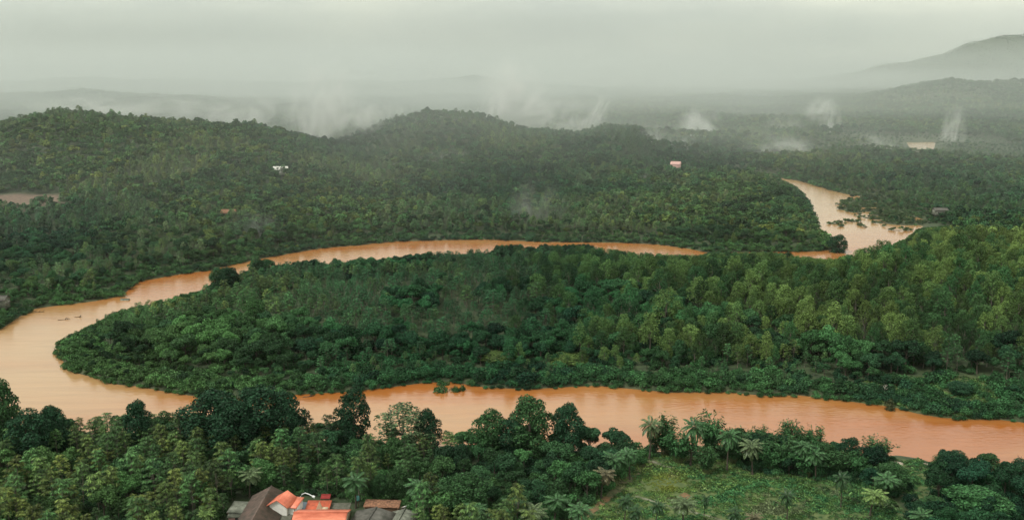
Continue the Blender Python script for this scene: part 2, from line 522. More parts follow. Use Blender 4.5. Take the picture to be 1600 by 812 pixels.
class Tubes:
    def __init__(self):
        self.V, self.F, self.n = [], [], 0

    def tube(self, pts, rad, sides=6):
        pts = np.asarray(pts, float)
        m = len(pts)
        rad = np.broadcast_to(np.asarray(rad, float), (m,))
        a = np.arange(sides) * 2 * math.pi / sides
        d = unit(np.gradient(pts, axis=0))
        ref = np.where(np.abs(d[:, 2:3]) > 0.9, np.array([[1.0, 0, 0]]), np.array([[0, 0, 1.0]]))
        u = unit(np.cross(d, ref)); v = np.cross(d, u)
        P = pts[:, None] + (u[:, None] * np.cos(a)[None, :, None] + v[:, None] * np.sin(a)[None, :, None]) * rad[:, None, None]
        self.V.append(P.reshape(-1, 3))
        i, j = np.meshgrid(np.arange(m - 1), np.arange(sides), indexing='ij')
        q = (i * sides + j).ravel(); q2 = (i * sides + (j + 1) % sides).ravel()
        self.F.append(np.stack([q, q2, q2 + sides, q + sides], 1) + self.n)
        self.n += m * sides

    def mesh(self, name, mat):
        return mesh_np(name, np.concatenate(self.V), np.concatenate(self.F), mat, {}, True)


def sphere_dirs(k, g, up=0.0):
    d = g.normal(size=(k, 3))
    d = unit(d)
    d[:, 2] = np.where((d[:, 2] < -0.3) & (g.random(k) < up), -d[:, 2], d[:, 2])
    return d


def lobed_crown(g, name, lobes, per, size, mat, elong=0.75, jit=0.55, flat=0.0):
    L = Leaves()
    for (c, r) in lobes:
        k = max(6, int(per * (r[0] * r[1] * r[2]) ** (2 / 3.0)))
        d = sphere_dirs(k, g, 0.75)
        C = np.asarray(c) + d * np.asarray(r) * (0.72 + 0.36 * g.random((k, 1)))
        Nn = d + g.normal(size=(k, 3)) * jit + np.array([0, 0, flat])
        s = size * (0.7 + 0.6 * g.random(k))
        L.cards(C, Nn, s, s * elong, g)
    return L.mesh(name, mat)


def wood(g, name, h, r, tips, mat, lean=0.0, fork=0.45):
    T = Tubes()
    top = np.array([lean * h * 0.3, 0, h * 0.8])
    zz = np.linspace(0, 1, 6)
    pts = np.outer(zz, top) + np.stack([np.sin(zz * 3) * 0.15, np.cos(zz * 2.3) * 0.12 - 0.12, zz * 0], 1)
    T.tube(pts, r * (1 - 0.7 * zz) + r * 0.5 * np.exp(-zz * 14), 7)
    for tp in tips:
        s = fork + (0.95 - fork) * g.random() * 0.8
        st = pts[0] * (1 - s) + pts[-1] * s
        mid = st * 0.5 + np.asarray(tp) * 0.5 + np.array([0, 0, -0.25])
        T.tube([st, mid, tp], [r * 0.42, r * 0.28, r * 0.08], 5)
    return T.mesh(name, mat)


def ball_lobes(g, n, cz, a, c, r0, r1, squash=0.8):
    lob = []
    for k in range(n):
        d = unit(g.normal(size=3))
        if d[2] < -0.35: d[2] *= -0.6
        q = 0.55 + 0.45 * g.random()
        p = np.array([d[0] * a * q, d[1] * a * q, cz + d[2] * c * q])
        r = r0 + (r1 - r0) * g.random()
        lob.append((p, (r, r, r * squash)))
    return lob


def join_mesh(name, parts):
    """one mesh of trunk and crown for the massed trees"""
    bm = bmesh.new()
    me = bpy.data.meshes.new(name)
    mats = []
    for p in parts:
        for mm in p.materials:
            if mm not in mats: mats.append(mm)
    Vs, Fs, Ls, Ms, n = [], [], [], [], 0
    for p in parts:
        v = np.empty(len(p.vertices) * 3, np.float32); p.vertices.foreach_get('co', v)
        f = np.empty(len(p.loops), np.int32); p.loops.foreach_get('vertex_index', f)
        a = p.attributes.get('leaf')
        l = np.zeros(len(p.vertices), np.float32)
        if a: a.data.foreach_get('value', l)
        Vs.append(v.reshape(-1, 3)); Fs.append(f.reshape(-1, 4) + n); Ls.append(l)
        Ms.append(np.full(len(p.polygons), mats.index(p.materials[0]), np.int32)); n += len(p.vertices)
    bm.free()
    me2 = mesh_np(name, np.concatenate(Vs), np.concatenate(Fs), None, {'leaf': ('POINT', 'FLOAT', np.concatenate(Ls))})
    for mm in mats: me2.materials.append(mm)
    me2.polygons.foreach_set('material_index', np.concatenate(Ms))
    bpy.data.meshes.remove(me)
    return me2


PROTO = {}      # kind -> list of (trunk mesh, crown mesh, base height, far mesh)


def make_broadleaf():
    out = []
    for v in range(5):
        g = np.random.default_rng(100 + v)
        lob = ball_lobes(g, 15 + v, 5.6, 2.9 + 0.25 * (v % 3), 2.3 + 0.3 * (v % 2), 0.95, 1.75)
        cm = lobed_crown(g, 'broadleaf_crown', lob, 120, 0.45, M_LEAF)
        tm = wood(g, 'broadleaf_trunk', 7.5, 0.26, [p[0] for p in lob[:7]], M_BARK)
        g2 = np.random.default_rng(200 + v)
        fm = lobed_crown(g2, 'broadleaf_far', lob, 15, 1.25, M_LEAF)
        out.append((tm, cm, 9.2, fm))
    for v in range(3):                       # big bank trees leafed down to the ground
        g = np.random.default_rng(150 + v)
        lob = []
        for k in range(34):
            q = (k + g.random()) / 34.0
            zz = 1.0 + 7.2 * q
            rr = 3.1 * math.sin(math.pi * (0.16 + 0.76 * q ** (0.9 + 0.25 * v))) * (0.45 + 0.55 * g.random())
            a = k * 2.4 + g.random()
            r_ = 0.8 + 0.65 * g.random()
            lob.append((np.array([rr * math.cos(a), rr * math.sin(a), zz]), (r_, r_, r_ * 0.9)))
        cm = lobed_crown(g, 'broadleaf_crown', lob, 210, 0.30, M_LEAF)
        tm = wood(g, 'broadleaf_trunk', 7.5, 0.26, [p[0] for p in lob[::5]], M_BARK)
        out.append((tm, cm, 9.2, lobed_crown(np.random.default_rng(250 + v), 'broadleaf_far', lob, 14, 1.2, M_LEAF)))
    return out


def make_feathery():
    out = []
    for v in range(4):
        g = np.random.default_rng(300 + v)
        lob = []
        for k in range(24):
            ang = k * 2.4 + g.random() * 0.6
            zz = 3.4 + 6.4 * (k / 24.0)
            rr = (2.5 * math.sin(min(1, (10.6 - zz) / 4.5) * 1.5) + 0.2) * (0.5 + 0.5 * g.random())
            r = 0.62 + 0.5 * g.random()
            lob.append((np.array([rr * math.cos(ang), rr * math.sin(ang), zz]), (r, r, r * 1.35)))
        cm = lobed_crown(g, 'feathery_crown', lob, 110, 0.34, M_LEAF, 0.6, 0.7, 0.25)
        tm = wood(g, 'feathery_trunk', 9.5, 0.17, [p[0] for p in lob[::3]], M_PALE_BARK, fork=0.35)
        fm = lobed_crown(np.random.default_rng(320 + v), 'feathery_far', lob, 16, 1.0, M_LEAF, 0.7, 0.8, 0.25)
        out.append((tm, cm, 10.8, fm))
    return out


def make_plantation():
    """slender trees whose big hanging leaves stand in rosettes at the twig ends"""
    out = []
    for v in range(4):
        g = np.random.default_rng(400 + v)
        L, Lf, tips = Leaves(), Leaves(), []
        for k in range(30):
            zz = 4.4 + 5.2 * ((k + g.random()) / 30.0)
            ang = k * 2.39 + g.random()
            rr = 2.15 * math.sqrt(max(0.04, min(1, (9.9 - zz) / 3.6))) * (0.45 + 0.6 * g.random())
            c = np.array([rr * math.cos(ang), rr * math.sin(ang), zz])
            tips.append(c)
            nl = 9
            aa = np.arange(nl) * 2 * math.pi / nl + g.random() * 6
            T = np.stack([np.cos(aa), np.sin(aa), -0.35 - 0.5 * g.random(nl)], 1)
            C = c + unit(T) * 0.5
            Nn = np.stack([np.cos(aa) * 0.55, np.sin(aa) * 0.55, np.ones(nl)], 1) + g.normal(size=(nl, 3)) * 0.15
            L.cards(C, Nn, 1.0 * (0.75 + 0.5 * g.random(nl)), 0.3, g, T)
            Lf.cards(C[::2], Nn[::2], 1.35, 0.75, g, T[::2])
            Lf.cards(c[None] * np.array([0.8, 0.8, 0.78]), np.array([[0, 0, 1.0]]), 1.7, 1.5, g)
        cm = L.mesh('plantation_crown', M_LEAF_BIG)
        tm = wood(g, 'plantation_trunk', 9.5, 0.13, tips[::4], M_PALE_BARK, fork=0.35)
        fm = Lf.mesh('plantation_far', M_LEAF_BIG)
        out.append((tm, cm, 9.8, fm))
    return out


def make_palm():
    out = []
    for v in range(4):
        g = np.random.default_rng(500 + v)
        H = 9.0
        L = Leaves()
        T2 = Tubes()
        zz = np.linspace(0, 1, 9)
        cx = 0.9 * (zz ** 2) * (1 if v % 2 else -0.6)
        T2.tube(np.stack([cx, 0.3 * np.sin(zz * 2.5 + v), zz * H], 1), 0.26 - 0.09 * zz + 0.12 * np.exp(-zz * 18), 8)
        top = np.array([cx[-1], 0.3 * math.sin(2.5 + v), H])
        ang0 = g.random() * 6
        crown_tubes = Tubes()
        for k in range(24):
            a = ang0 + k * 2.399
            el = 1.15 - 1.75 * (k / 24.0) + g.normal() * 0.08
            ln = 3.7 + 0.7 * g.random()
            s = np.linspace(0, 1, 13)
            e = el - s * (1.15 + 0.35 * g.random())
            dr = np.cumsum(np.cos(e)) * ln / 13.0
            dz = np.cumsum(np.sin(e)) * ln / 13.0
            pts = top + np.stack([dr * math.cos(a), dr * math.sin(a), dz], 1)
            T2r = unit(np.gradient(pts, axis=0))
            side = np.array([-math.sin(a), math.cos(a), 0])
            C, Nn, Tt, ll = [], [], [], []
            for q in range(1, 13):
                for off in (0.0, 0.5):
                    p = pts[q] * (1 - off) + pts[min(q + 1, 12)] * off
                    wl = 0.95 * math.sin(math.pi * min(1, (q + off) / 13.0 * 0.9 + 0.12)) + 0.12
                    for sg in (-1, 1):
                        tdir = unit((side * sg * 0.85 + T2r[q] * 0.55 + np.array([0, 0, -0.42]))[None])[0]
                        C.append(p + tdir * wl / 2); Tt.append(tdir); ll.append(wl)
                        Nn.append(np.cross(tdir, T2r[q]) * -sg)
            L.cards(np.array(C), np.array(Nn), np.array(ll), 0.22, g, np.array(Tt))
            # the midrib
            sd2 = side * 0.035
            L.cards((pts[:-1] + pts[1:]) / 2, np.tile([0, 0, 1.0], (12, 1)) + 0 * T2r[:-1], ln / 11.0, 0.08, g, T2r[:-1])
        cm = L.mesh('palm_crown', M_FROND)
        tm = T2.mesh('palm_trunk', M_BARK)
        out.append((tm, cm, 10.5, None))
    return out


def make_bamboo():
    out = []
    for v in range(3):
        g = np.random.default_rng(600 + v)
        L, T = Leaves(), Tubes()
        for k in range(46):
            a = g.random() * 6.283
            r0 = 0.9 * math.sqrt(g.random())
            H = 6.5 + 4.0 * g.random()
            bend = (0.8 + 3.4 * g.random()) * (0.4 + 0.6 * g.random())
            s = np.linspace(0, 1, 10)
            rad = r0 + bend * s ** 2.2
            zz = H * (s - 0.16 * s ** 3 * min(1.4, bend / 2.0))
            pts = np.stack([rad * np.cos(a), rad * np.sin(a), zz], 1)
            T.tube(pts, 0.055 - 0.04 * s, 4)
            nl = 62
            t = 0.28 + 0.72 * g.random(nl)
            C = np.stack([np.interp(t, s, pts[:, i]) for i in range(3)], 1) + g.normal(size=(nl, 3)) * np.array([0.34, 0.34, 0.22])
            out_d = np.array([math.cos(a), math.sin(a), 0])
            Tt = out_d * 0.7 + np.array([0, 0, -0.7]) + g.normal(size=(nl, 3)) * 0.5
            L.cards(C, g.normal(size=(nl, 3)) * 0.5 + out_d * 0.4 + np.array([0, 0, 0.8]), 0.75 * (0.7 + 0.6 * g.random(nl)), 0.22, g, Tt)
        out.append((T.mesh('bamboo_culms', M_CULM), L.mesh('bamboo_leaves', M_LEAF), 10.0, None))
    return out


def make_bush():
    out = []
    for v in range(4):
        g = np.random.default_rng(700 + v)
        lob = []
        for k in range(9):
            a = g.random() * 6.283; r = 1.5 * math.sqrt(g.random()); rr = 0.6 + 0.5 * g.random()
            lob.append((np.array([r * math.cos(a), r * math.sin(a), 0.6 + 1.0 * g.random() * (1 - r / 2.2)]), (rr, rr, rr * 0.8)))
        cm = lobed_crown(g, 'bush_foliage', lob, 120, 0.33, M_LEAF, 0.7)
        T = Tubes()
        for k in range(6):
            p = lob[k][0]
            T.tube([(0.1 * math.cos(k), 0.1 * math.sin(k), -0.1), p * 0.5 + np.array([0, 0, 0.1]), p], [0.05, 0.04, 0.015], 4)
        fm = lobed_crown(g, 'bush_far', lob, 18, 0.8, M_LEAF, 0.7)
        out.append((T.mesh('bush_stems', M_BARK), cm, 2.3, fm))
    return out


def make_weeds():
    out = []
    for v in range(4):
        g = np.random.default_rng(800 + v)
        L = Leaves()
        k = 46
        a = g.random(k) * 6.283
        r = 0.75 * np.sqrt(g.random(k))
        z = 0.08 + 0.42 * g.random(k) * (1 - r * 0.8)
        C = np.stack([r * np.cos(a), r * np.sin(a), z], 1)
        L.cards(C, np.stack([np.cos(a) * 0.6, np.sin(a) * 0.6, np.full(k, 0.8)], 1) + g.normal(size=(k, 3)) * 0.4, 0.34 * (0.6 + 0.8 * g.random(k)), 0.2, g)
        out.append(L.mesh('weed_clump', M_LEAF))
    return out


PROTO['broadleaf'] = make_broadleaf()
PROTO['feathery'] = make_feathery()
PROTO['plantation'] = make_plantation()
PROTO['palm'] = make_palm()
PROTO['bamboo'] = make_bamboo()
PROTO['bush'] = make_bush()

# ------------------------------------------------------------------ where plants stand
DEEP = np.array([0.021, 0.062, 0.030]); MID = np.array([0.038, 0.094, 0.034]); YEL = np.array([0.100, 0.160, 0.045])
OLIVE = np.array([0.075, 0.090, 0.042]); FRESH = np.array([0.046, 0.130, 0.046]); PALE = np.array([0.115, 0.175, 0.085])


def scatter(x0, x1, y0, y1, step, g):
    nx, ny = int((x1 - x0) / step), int((y1 - y0) / (step * 0.87))
    i, j = np.meshgrid(np.arange(nx), np.arange(ny), indexing='ij')
    x = x0 + (i + 0.5 * (j % 2) + (g.random(i.shape) - 0.5) * 0.75) * step
    y = y0 + (j + (g.random(i.shape) - 0.5) * 0.75) * step * 0.87
    return x.ravel(), y.ravel()


SKY_NEAR = [(-60, 618), (0, 634), (60, 646), (110, 652), (180, 650), (260, 648), (300, 640), (460, 646), (520, 652), (600, 662), (640, 660), (690, 678), (720, 676),
            (800, 670), (860, 668), (930, 662), (990, 658), (1030, 652), (1060, 655), (1160, 662), (1200, 678), (1290, 688), (1310, 694), (1340, 696),
            (1390, 708), (1400, 716), (1440, 724), (1452, 716), (1470, 706), (1500, 708), (1540, 715), (1600, 726), (1700, 735)]
SKY_PEN = [(70, 548), (95, 528), (130, 508), (160, 486), (200, 473), (250, 464), (320, 442), (365, 420), (450, 406), (520, 402), (600, 398), (650, 394), (720, 388), (800, 384),
           (870, 382), (930, 384), (1000, 393), (1050, 396), (1095, 397), (1140, 391), (1200, 392), (1290, 403), (1310, 402), (1340, 390), (1395, 363),
           (1430, 356), (1500, 350), (1560, 347), (1600, 342), (1800, 330)]

plants = []     # kind, x, y, z, scale, rot, variant, tint, zone


def in_view(x, y, m=120):
    px, py = pix(x, y, 5.0)
    return (px > -m) & (px < 1600 + m) & (py < 900)


def clear_of(x, y, polys, d):
    ok = np.ones(x.shape, bool)
    for P in polys:
        ok &= poly_sd(P, x, y) > d
    return ok


def add(kind, x, y, z, s, tint, zone, far=False):
    n = len(x)
    v = rng.integers(0, len(PROTO[kind]), n)
    if kind == 'broadleaf':
        v = np.where(rng.random(n) < 0.75, v % 5, v)
    rot = rng.random(n) * 6.283
    for k in range(n):
        plants.append((kind, x[k], y[k], z[k], s[k], rot[k], v[k], tint[k], zone))


def mix_tint(x, y, g, opts, scale=60.0):
    """patches of species, each with its own leaf colour"""
    n = fbm(x / scale + 3, y / scale + 8, 3) + g.normal(size=x.shape) * 0.11
    q = np.clip((n - 0.28) / 0.44, 0, 0.999) * (len(opts) - 1)
    i = q.astype(int); f = (q - i)[:, None]
    O = np.array(opts)
    c = O[i] * (1 - f) + O[np.minimum(i + 1, len(opts) - 1)] * f
    big = fbm(x / 170.0 + 60, y / 210.0 + 20, 3)[:, None]
    c = c * (0.70 + 0.62 * np.clip((big - 0.25) * 2.0, 0, 1)) * (1 + np.clip(big - 0.5, -0.2, 0.2) * np.array([1.2, 0.0, -0.6]))
    return c * (0.55 + 0.9 * g.random((len(x), 1)) ** 1.2)


def cap_scale(x, y, z, s, base_h, skyline, margin=0.0):
    """keep the tops under the treeline seen in the photograph"""
    for _ in range(14):
        px, py = pix(x, y, z + s * base_h)
        lim = np.interp(px, [p[0] for p in skyline], [p[1] for p in skyline]) + margin
        s = np.where(py < lim, s * 0.9, s)
    return s


# --- near bank -----------------------------------------------------------
g = np.random.default_rng(21)
x, y = scatter(-260, 300, 178, 300, 4.6, g)
sd = water_sd(x, y)
ok = (sd > 2.0) & in_view(x, y, 160) & clear_of(x, y, [FIELD, CLEAR2, YARD], 1.5) & (y < 300)
px, py = pix(x, y, 2.4)
ok &= ~((px > 1380) & (py < 770) & (px < 1462) & (poly_sd(CLEAR2, x, y) < 3))
pen0 = poly_sd(np.array([G(*p) for p in near_bank]), x, y)
x, y, sd = x[ok], y[ok], sd[ok]
far_side = np.array([pix(a, b, 0)[1] < np.interp(pix(a, b, 0)[0], [p[0] for p in south_shore][::-1], [p[1] for p in south_shore][::-1]) for a, b in zip(x, y)])
x, y, sd = x[~far_side], y[~far_side], sd[~far_side]
z = height(x, y, sd)
px, py = pix(x, y, z)
pn = fbm(x / 38.0, y / 38.0, 3)
is_pl = (pn > 0.44) & (px < 1010) & (sd > 6) & (g.random(len(x)) < 0.72)
is_bl = ~is_pl & (g.random(len(x)) < 0.60)
for kind, sel, s0, opts in (('plantation', is_pl, 1.0, [MID * 0.75, MID * 1.05, FRESH * 0.65, YEL * 0.55, MID * 0.7, FRESH * 0.8, YEL * 0.65]),
                            ('broadleaf', is_bl, 0.82, [DEEP, MID, DEEP, FRESH * 0.9, MID])):
    xs, ys, zs = x[sel], y[sel], z[sel]
    s = s0 * (0.55 + 0.75 * g.random(len(xs)))
    s = cap_scale(xs, ys, zs, s, PROTO[kind][0][2], SKY_NEAR, -12 + 9 * g.random(len(xs)))
    keep = s > 0.28
    add(kind, xs[keep], ys[keep], zs[keep], s[keep], mix_tint(xs, ys, g, opts, 30)[keep], 'near')
# low growth along the near bank and between the trees
x, y = scatter(-260, 300, 178, 300, 3.4, g)
sd = water_sd(x, y)
ok = (sd > 0.4) & in_view(x, y, 120) & clear_of(x, y, [FIELD, CLEAR2, YARD], 0.5)
x, y, sd = x[ok], y[ok], sd[ok]
fs = np.array([pix(a, b, 0)[1] < np.interp(pix(a, b, 0)[0], [p[0] for p in south_shore][::-1], [p[1] for p in south_shore][::-1]) for a, b in zip(x, y)])
x, y, sd = x[~fs], y[~fs], sd[~fs]
z = height(x, y, sd)
s = 0.7 + 0.6 * g.random(len(x))
s = cap_scale(x, y, z, s, 2.3, SKY_NEAR)
keep = s > 0.3
add('bush', x[keep], y[keep], z[keep], s[keep], mix_tint(x, y, g, [DEEP, MID, FRESH], 25)[keep], 'near')

# --- the wooded river bend ------------------------------------------------
PEN = np.array([G(*p) for p in south_shore + north_shore] + [G(1560, 360, 12), G(1900, 345, 12)])
x, y = scatter(-230, 430, 280, 660, 5.2, g)
sdp = poly_sd(PEN, x, y)
ok = (sdp < -2.5) & in_view(x, y, 160)
x, y = x[ok], y[ok]
sd = water_sd(x, y)
ok = (sd > 2.5) & clear_of(x, y, [TERRACE], 1.0)
x, y, sd = x[ok], y[ok], sd[ok]
z = height(x, y, sd)
px, py = pix(x, y, z)
right = np.clip((px - 760) / 300.0, 0, 1) * np.clip((590 - py) / 50.0, 0, 1)
fe = g.random(len(x)) < right * (0.35 + 0.9 * (fbm(x / 45.0 + 5, y / 45.0, 3) > 0.40)) * 0.85
pl = ~fe & (fbm(x / 40.0 + 30, y / 40.0 + 2, 3) > 0.55)
blr = ~fe & ~pl
edge = np.clip((sd - 2) / 22.0, 0.45, 1.0)
for kind, sel, s0, opts in (('feathery', fe, 1.02, [MID * 0.9, YEL * 0.95, YEL * 1.2, MID * 0.85, YEL * 1.0, YEL * 1.25, FRESH * 0.85]),
                            ('plantation', pl, 0.85, [MID, FRESH * 0.85, MID, YEL * 0.8]),
                            ('broadleaf', blr, 0.88, [DEEP * 0.8, MID, DEEP, MID * 1.2, FRESH * 1.05])):
    xs, ys, zs = x[sel], y[sel], z[sel]
    s = s0 * (0.55 + 0.6 * g.random(len(xs)) + 0.55 * g.random(len(xs)) ** 5) * edge[sel]
    s = cap_scale(xs, ys, zs, s, PROTO[kind][0][2], SKY_PEN)
    keep = s > 0.2
    add(kind, xs[keep], ys[keep], zs[keep], s[keep], mix_tint(xs, ys, g, opts, 38)[keep], 'bend')
# taller trees on the far edge of the bend that hide parts of the back channel
gx = np.concatenate([np.arange(778, 815, 7), np.arange(846, 928, 6), np.arange(1108, 1238, 6.5), np.arange(340, 362, 7), np.arange(396, 426, 8)])
gd = np.where(gx > 1000, 545.0, np.where(gx > 700, 558.0, np.where(gx > 390, 506.0, 471.0))) - 9 * g.random(len(gx))
gt_ = np.where(gx > 1000, 391.0, np.where(gx > 700, 379.5, np.where(gx > 390, 402.0, 414.0))) + 3.0 * g.random(len(gx))
zt = np.array([z_at(a, b) for a, b in zip(gt_, gd)])
xx = (gx - 800) / FPX * (gd * CP + (CAM_H - zt) * SP)
zg = height(xx, gd)
s = np.clip((zt - zg) / 9.2, 0.4, 1.4)
tt = mix_tint(xx, gd, g, [DEEP, MID, DEEP], 20)
for k in range(len(gx)):
    plants.append(('broadleaf', xx[k], gd[k], zg[k] - 0.4, s[k], g.random() * 6.28, 5 + k % 3, tt[k], 'bend'))
# shrubs that fill the foot of that edge
for k in range(len(gx)):
    for q in range(3):
        a_, b_ = xx[k] + g.normal() * 3.0, gd[k] - 2.0 + g.normal() * 2.5
        plants.append(('bush', a_, b_, max(float(height(np.array([a_]), np.array([b_]))[0]), 0.05) - 0.2, 1.1 + 0.7 * g.random(), g.random() * 6.28, k % 4, tt[k], 'bend'))
# fringe of bushes trailing into the water, both shores of the bend
x, y = scatter(-230, 430, 276, 660, 2.7, g)
sdp = poly_sd(PEN, x, y)
ok = (sdp < 1.8) & in_view(x, y, 100) & (sdp > -42)
x, y = x[ok], y[ok]
sd = water_sd(x, y)
ok = (sd > -1.6) & ((sd < 9) | (g.random(len(x)) < 0.30))
x, y, sd = x[ok], y[ok], sd[ok]
z = np.maximum(height(x, y, sd), 0.05) - 0.15
s = (0.7 + 0.85 * g.random(len(x))) * np.clip((sd + 4) / 6.0, 0.5, 1.2)
s = cap_scale(x, y, z, s, 2.3, SKY_PEN)
keep = s > 0.25
add('bush', x[keep], y[keep], z[keep], s[keep], mix_tint(x, y, g, [DEEP, MID, FRESH, MID], 20)[keep], 'bend')

# --- beyond the far channel ----------------------------------------------
def beyond(y0, y1, step, far_kind_probs, smul, zone, seed):
    g = np.random.default_rng(seed)
    hw = y1 * 0.60
    x, y = scatter(-hw, hw, y0, y1, step, g)
    ok = in_view(x, y, 90)
    x, y = x[ok], y[ok]
    if y0 < 800:
        ok = poly_sd(PEN, x, y) > 0.5
        x, y = x[ok], y[ok]
    sd = water_sd(x, y)
    ok = (sd > 1.5) & clear_of(x, y, [SOIL_L, FIELD_FAR], 0.0)
    x, y, sd = x[ok], y[ok], sd[ok]
    z = height(x, y, sd)
    u = fbm(x / 70.0 + 11, y / 90.0 + 4, 3)
    kinds = np.where(u + 0.10 * g.normal(size=len(x)) > 0.56, 1, np.where(u + 0.1 * g.normal(size=len(x)) < 0.26, 2, 0))
    edge = np.clip((sd + 3) / 22.0, 0.42, 1.0) if y0 < 900 else 1.0
    front = poly_sd(np.array(POND_A), x, y)
    lowp = np.where((front < 150) & (y < np.mean([p[1] for p in POND_A])), 0.5, np.where(front < 90, 0.35, 1.0))
    opts = {0: [DEEP * 0.9, MID, DEEP, FRESH * 0.75, DEEP * 1.1, YEL * 0.7, MID], 1: [MID, YEL * 0.75, MID, PALE * 0.7, FRESH * 0.8], 2: [MID, YEL * 0.8, FRESH * 0.85, MID]}
    for ki, nm in ((0, 'broadleaf'), (1, 'plantation'), (2, 'feathery')):
        sel = kinds == ki
        s = smul * (0.55 + 0.45 * g.random(sel.sum()) + 0.5 * g.random(sel.sum()) ** 3) * (0.8 if nm == 'feathery' else 1.0) * (edge[sel] if not np.isscalar(edge) else 1.0) * lowp[sel]
        t = mix_tint(x[sel], y[sel], g, opts[ki], 55)
        add(nm, x[sel], y[sel], z[sel], s, t, zone)
    return


beyond(415, 800, 5.6, None, 0.85, 'far_bank', 31)
beyond(800, 1350, 6.6, None, 0.95, 'hillside', 32)
beyond(1350, 2300, 9.0, None, 1.15, 'valley', 33)
beyond(2300, 3900, 11.5, None, 1.15, 'distance', 34)
beyond(3900, 6200, 17.0, None, 1.0, 'distance', 35)
# bank fringe of the far channel and the islets
g = np.random.default_rng(41)
x, y = scatter(-330, 420, 400, 980, 3.4, g)
ok = in_view(x, y, 60)
x, y = x[ok], y[ok]
ok = (np.abs(poly_sd(WATERS[0], x, y)) < 34) | ((np.abs(x - 290) < 90) & (np.abs(y - 740) < 110))
ok &= poly_sd(PEN, x, y) > 0.5
x, y = x[ok], y[ok]
sd = water_sd(x, y)
ok = (sd > -0.6) & ((sd < 6) | ((sd < 32) & (g.random(len(x)) < 0.42)))
x, y, sd = x[ok], y[ok], sd[ok]
px, py = pix(x, y, 0)
isl = (px > 1285) & (py > 300) & (py < 365)
z = np.maximum(height(x, y, sd), 0.05) - 0.15
s = (0.8 + 0.8 * g.random(len(x))) * np.where(isl, 0.7, 1.0)
t = mix_tint(x, y, g, [DEEP, MID, FRESH * 0.9], 30)
t[isl] = t[isl] * 0.6 + OLIVE * 0.4
add('bush', x, y, z, s, t, 'far_bank')

# ------------------------------------------------------------------ plants -> objects
NAMES = {'broadleaf': ('broadleaf_tree', 'tree'), 'feathery': ('feathery_tree', 'tree'), 'plantation': ('plantation_tree', 'tree'),
         'palm': ('coconut_palm', 'palm'), 'bamboo': ('bamboo_clump', 'bamboo'), 'bush': ('riverside_bush', 'bush')}
PARTS = {'broadleaf': ('trunk', 'crown'), 'feathery': ('trunk', 'crown'), 'plantation': ('trunk', 'crown'), 'palm': ('trunk', 'crown'),
         'bamboo': ('culms', 'foliage'), 'bush': ('stems', 'foliage')}
MASS = {'broadleaf': ('broadleaf_forest', 'dense dark green broadleaf forest covering the river bend and hills'),
        'feathery': ('feathery_forest', 'paler yellow green feathery woodland among the darker forest'),
        'plantation': ('plantation_forest', 'plantation woods of slender trees with big drooping leaves'),
        'bush': ('riverside_undergrowth', 'low undergrowth along the river banks and under the trees')}
BARK_TINT = (0.1, 0.1, 0.1)


def plant(kind, x, y, z, s, rot, v, tint, label, group=None, sz=None):
    tm, cm = PROTO[kind][v][:2]
    r = link(NAMES[kind][0], None)
    r.location = (x, y, z)
    r.rotation_euler = (0, 0, rot)
    r.scale = (s, s, sz or s)
    r.empty_display_size = 0.5
    tag(r, label, NAMES[kind][1], group)
    a = link(PARTS[kind][0], tm, r)
    b = link(PARTS[kind][1], cm, r)
    b['tint'] = [float(q) for q in tint]
    return r


ONE = {}


def place(kind, px, py, d, tint, label, v=0, group=None, wide=None, rot=None, s=None, crown=False):
    """a single plant whose top (or crown centre) shows at pixel px, py, standing d metres away"""
    zt = z_at(py, d)
    xx = (px - 800) / FPX * (d * CP + (CAM_H - zt) * SP)
    zg = float(height(np.array([xx]), np.array([d]))[0])
    base = {'palm': 9.4 if crown else 10.4}.get(kind, PROTO[kind][v][2])
    sz = max(0.25, (zt - zg) / base)
    sx = wide if wide else sz
    ONE.setdefault(kind, []).append((xx, d))
    return plant(kind, xx, d, zg - 0.05, sx, rot if rot is not None else rng.random() * 6.28, v % len(PROTO[kind]), tint, label, group, sz)


# single trees that stand out --------------------------------------------------
def bl(px, py, d, wpx, tint, label, v=0, kind='broadleaf', group=None):
    wide = wpx / (FPX / math.hypot(d, 105)) / {'broadleaf': 8.6, 'feathery': 6.4, 'plantation': 5.2, 'bush': 4.6, 'bamboo': 9.0}[kind]
    if kind == 'broadleaf':
        v = 5 + v % 3
    return place(kind, px, py, d, tint, label, v, group, wide)


bl(830, 621, 261, 96, MID * 0.95, 'tallest round crowned tree on the near bank right of the river islet', 1)
bl(886, 629, 260, 72, DEEP * 1.1, 'dense round dark tree just right of the tallest bank tree', 3)
bl(668, 638, 262, 52, DEEP * 0.8, 'small very dark egg shaped tree against the pale water', 0)
bl(765, 640, 261, 74, MID, 'cone shaped tree rising against the water left of the tallest bank tree', 2)
bl(796, 652, 260, 66, DEEP, 'short dark tree between the cone shaped tree and the tallest bank tree', 4)
bl(628, 630, 262, 92, PALE * 0.75, 'thin pale grey green tree above the near bank plantation', 1, 'feathery')
bl(551, 604, 264, 64, DEEP * 0.8, 'tall dark ragged tree standing alone in front of the river gap', 2)
bl(332, 606, 262, 130, DEEP * 0.85, 'leftmost of the huge dark trees that hide the river bend', 0)
bl(402, 602, 263, 130, DEEP * 0.78, 'highest of the huge dark trees that hide the river bend', 1)
bl(444, 613, 262, 84, DEEP * 0.85, 'rightmost of the huge dark trees beside the narrow river gap', 4)
bl(366, 622, 256, 110, DEEP * 0.8, 'broad dark tree in front of the huge trees on the bank', 3)
bl(210, 624, 260, 64, DEEP * 0.9, 'small dark round tree poking above the bank into the pale bay', 3)
bl(78, 631, 260, 66, DEEP, 'domed dark tree against the pale bay at the far left', 0)
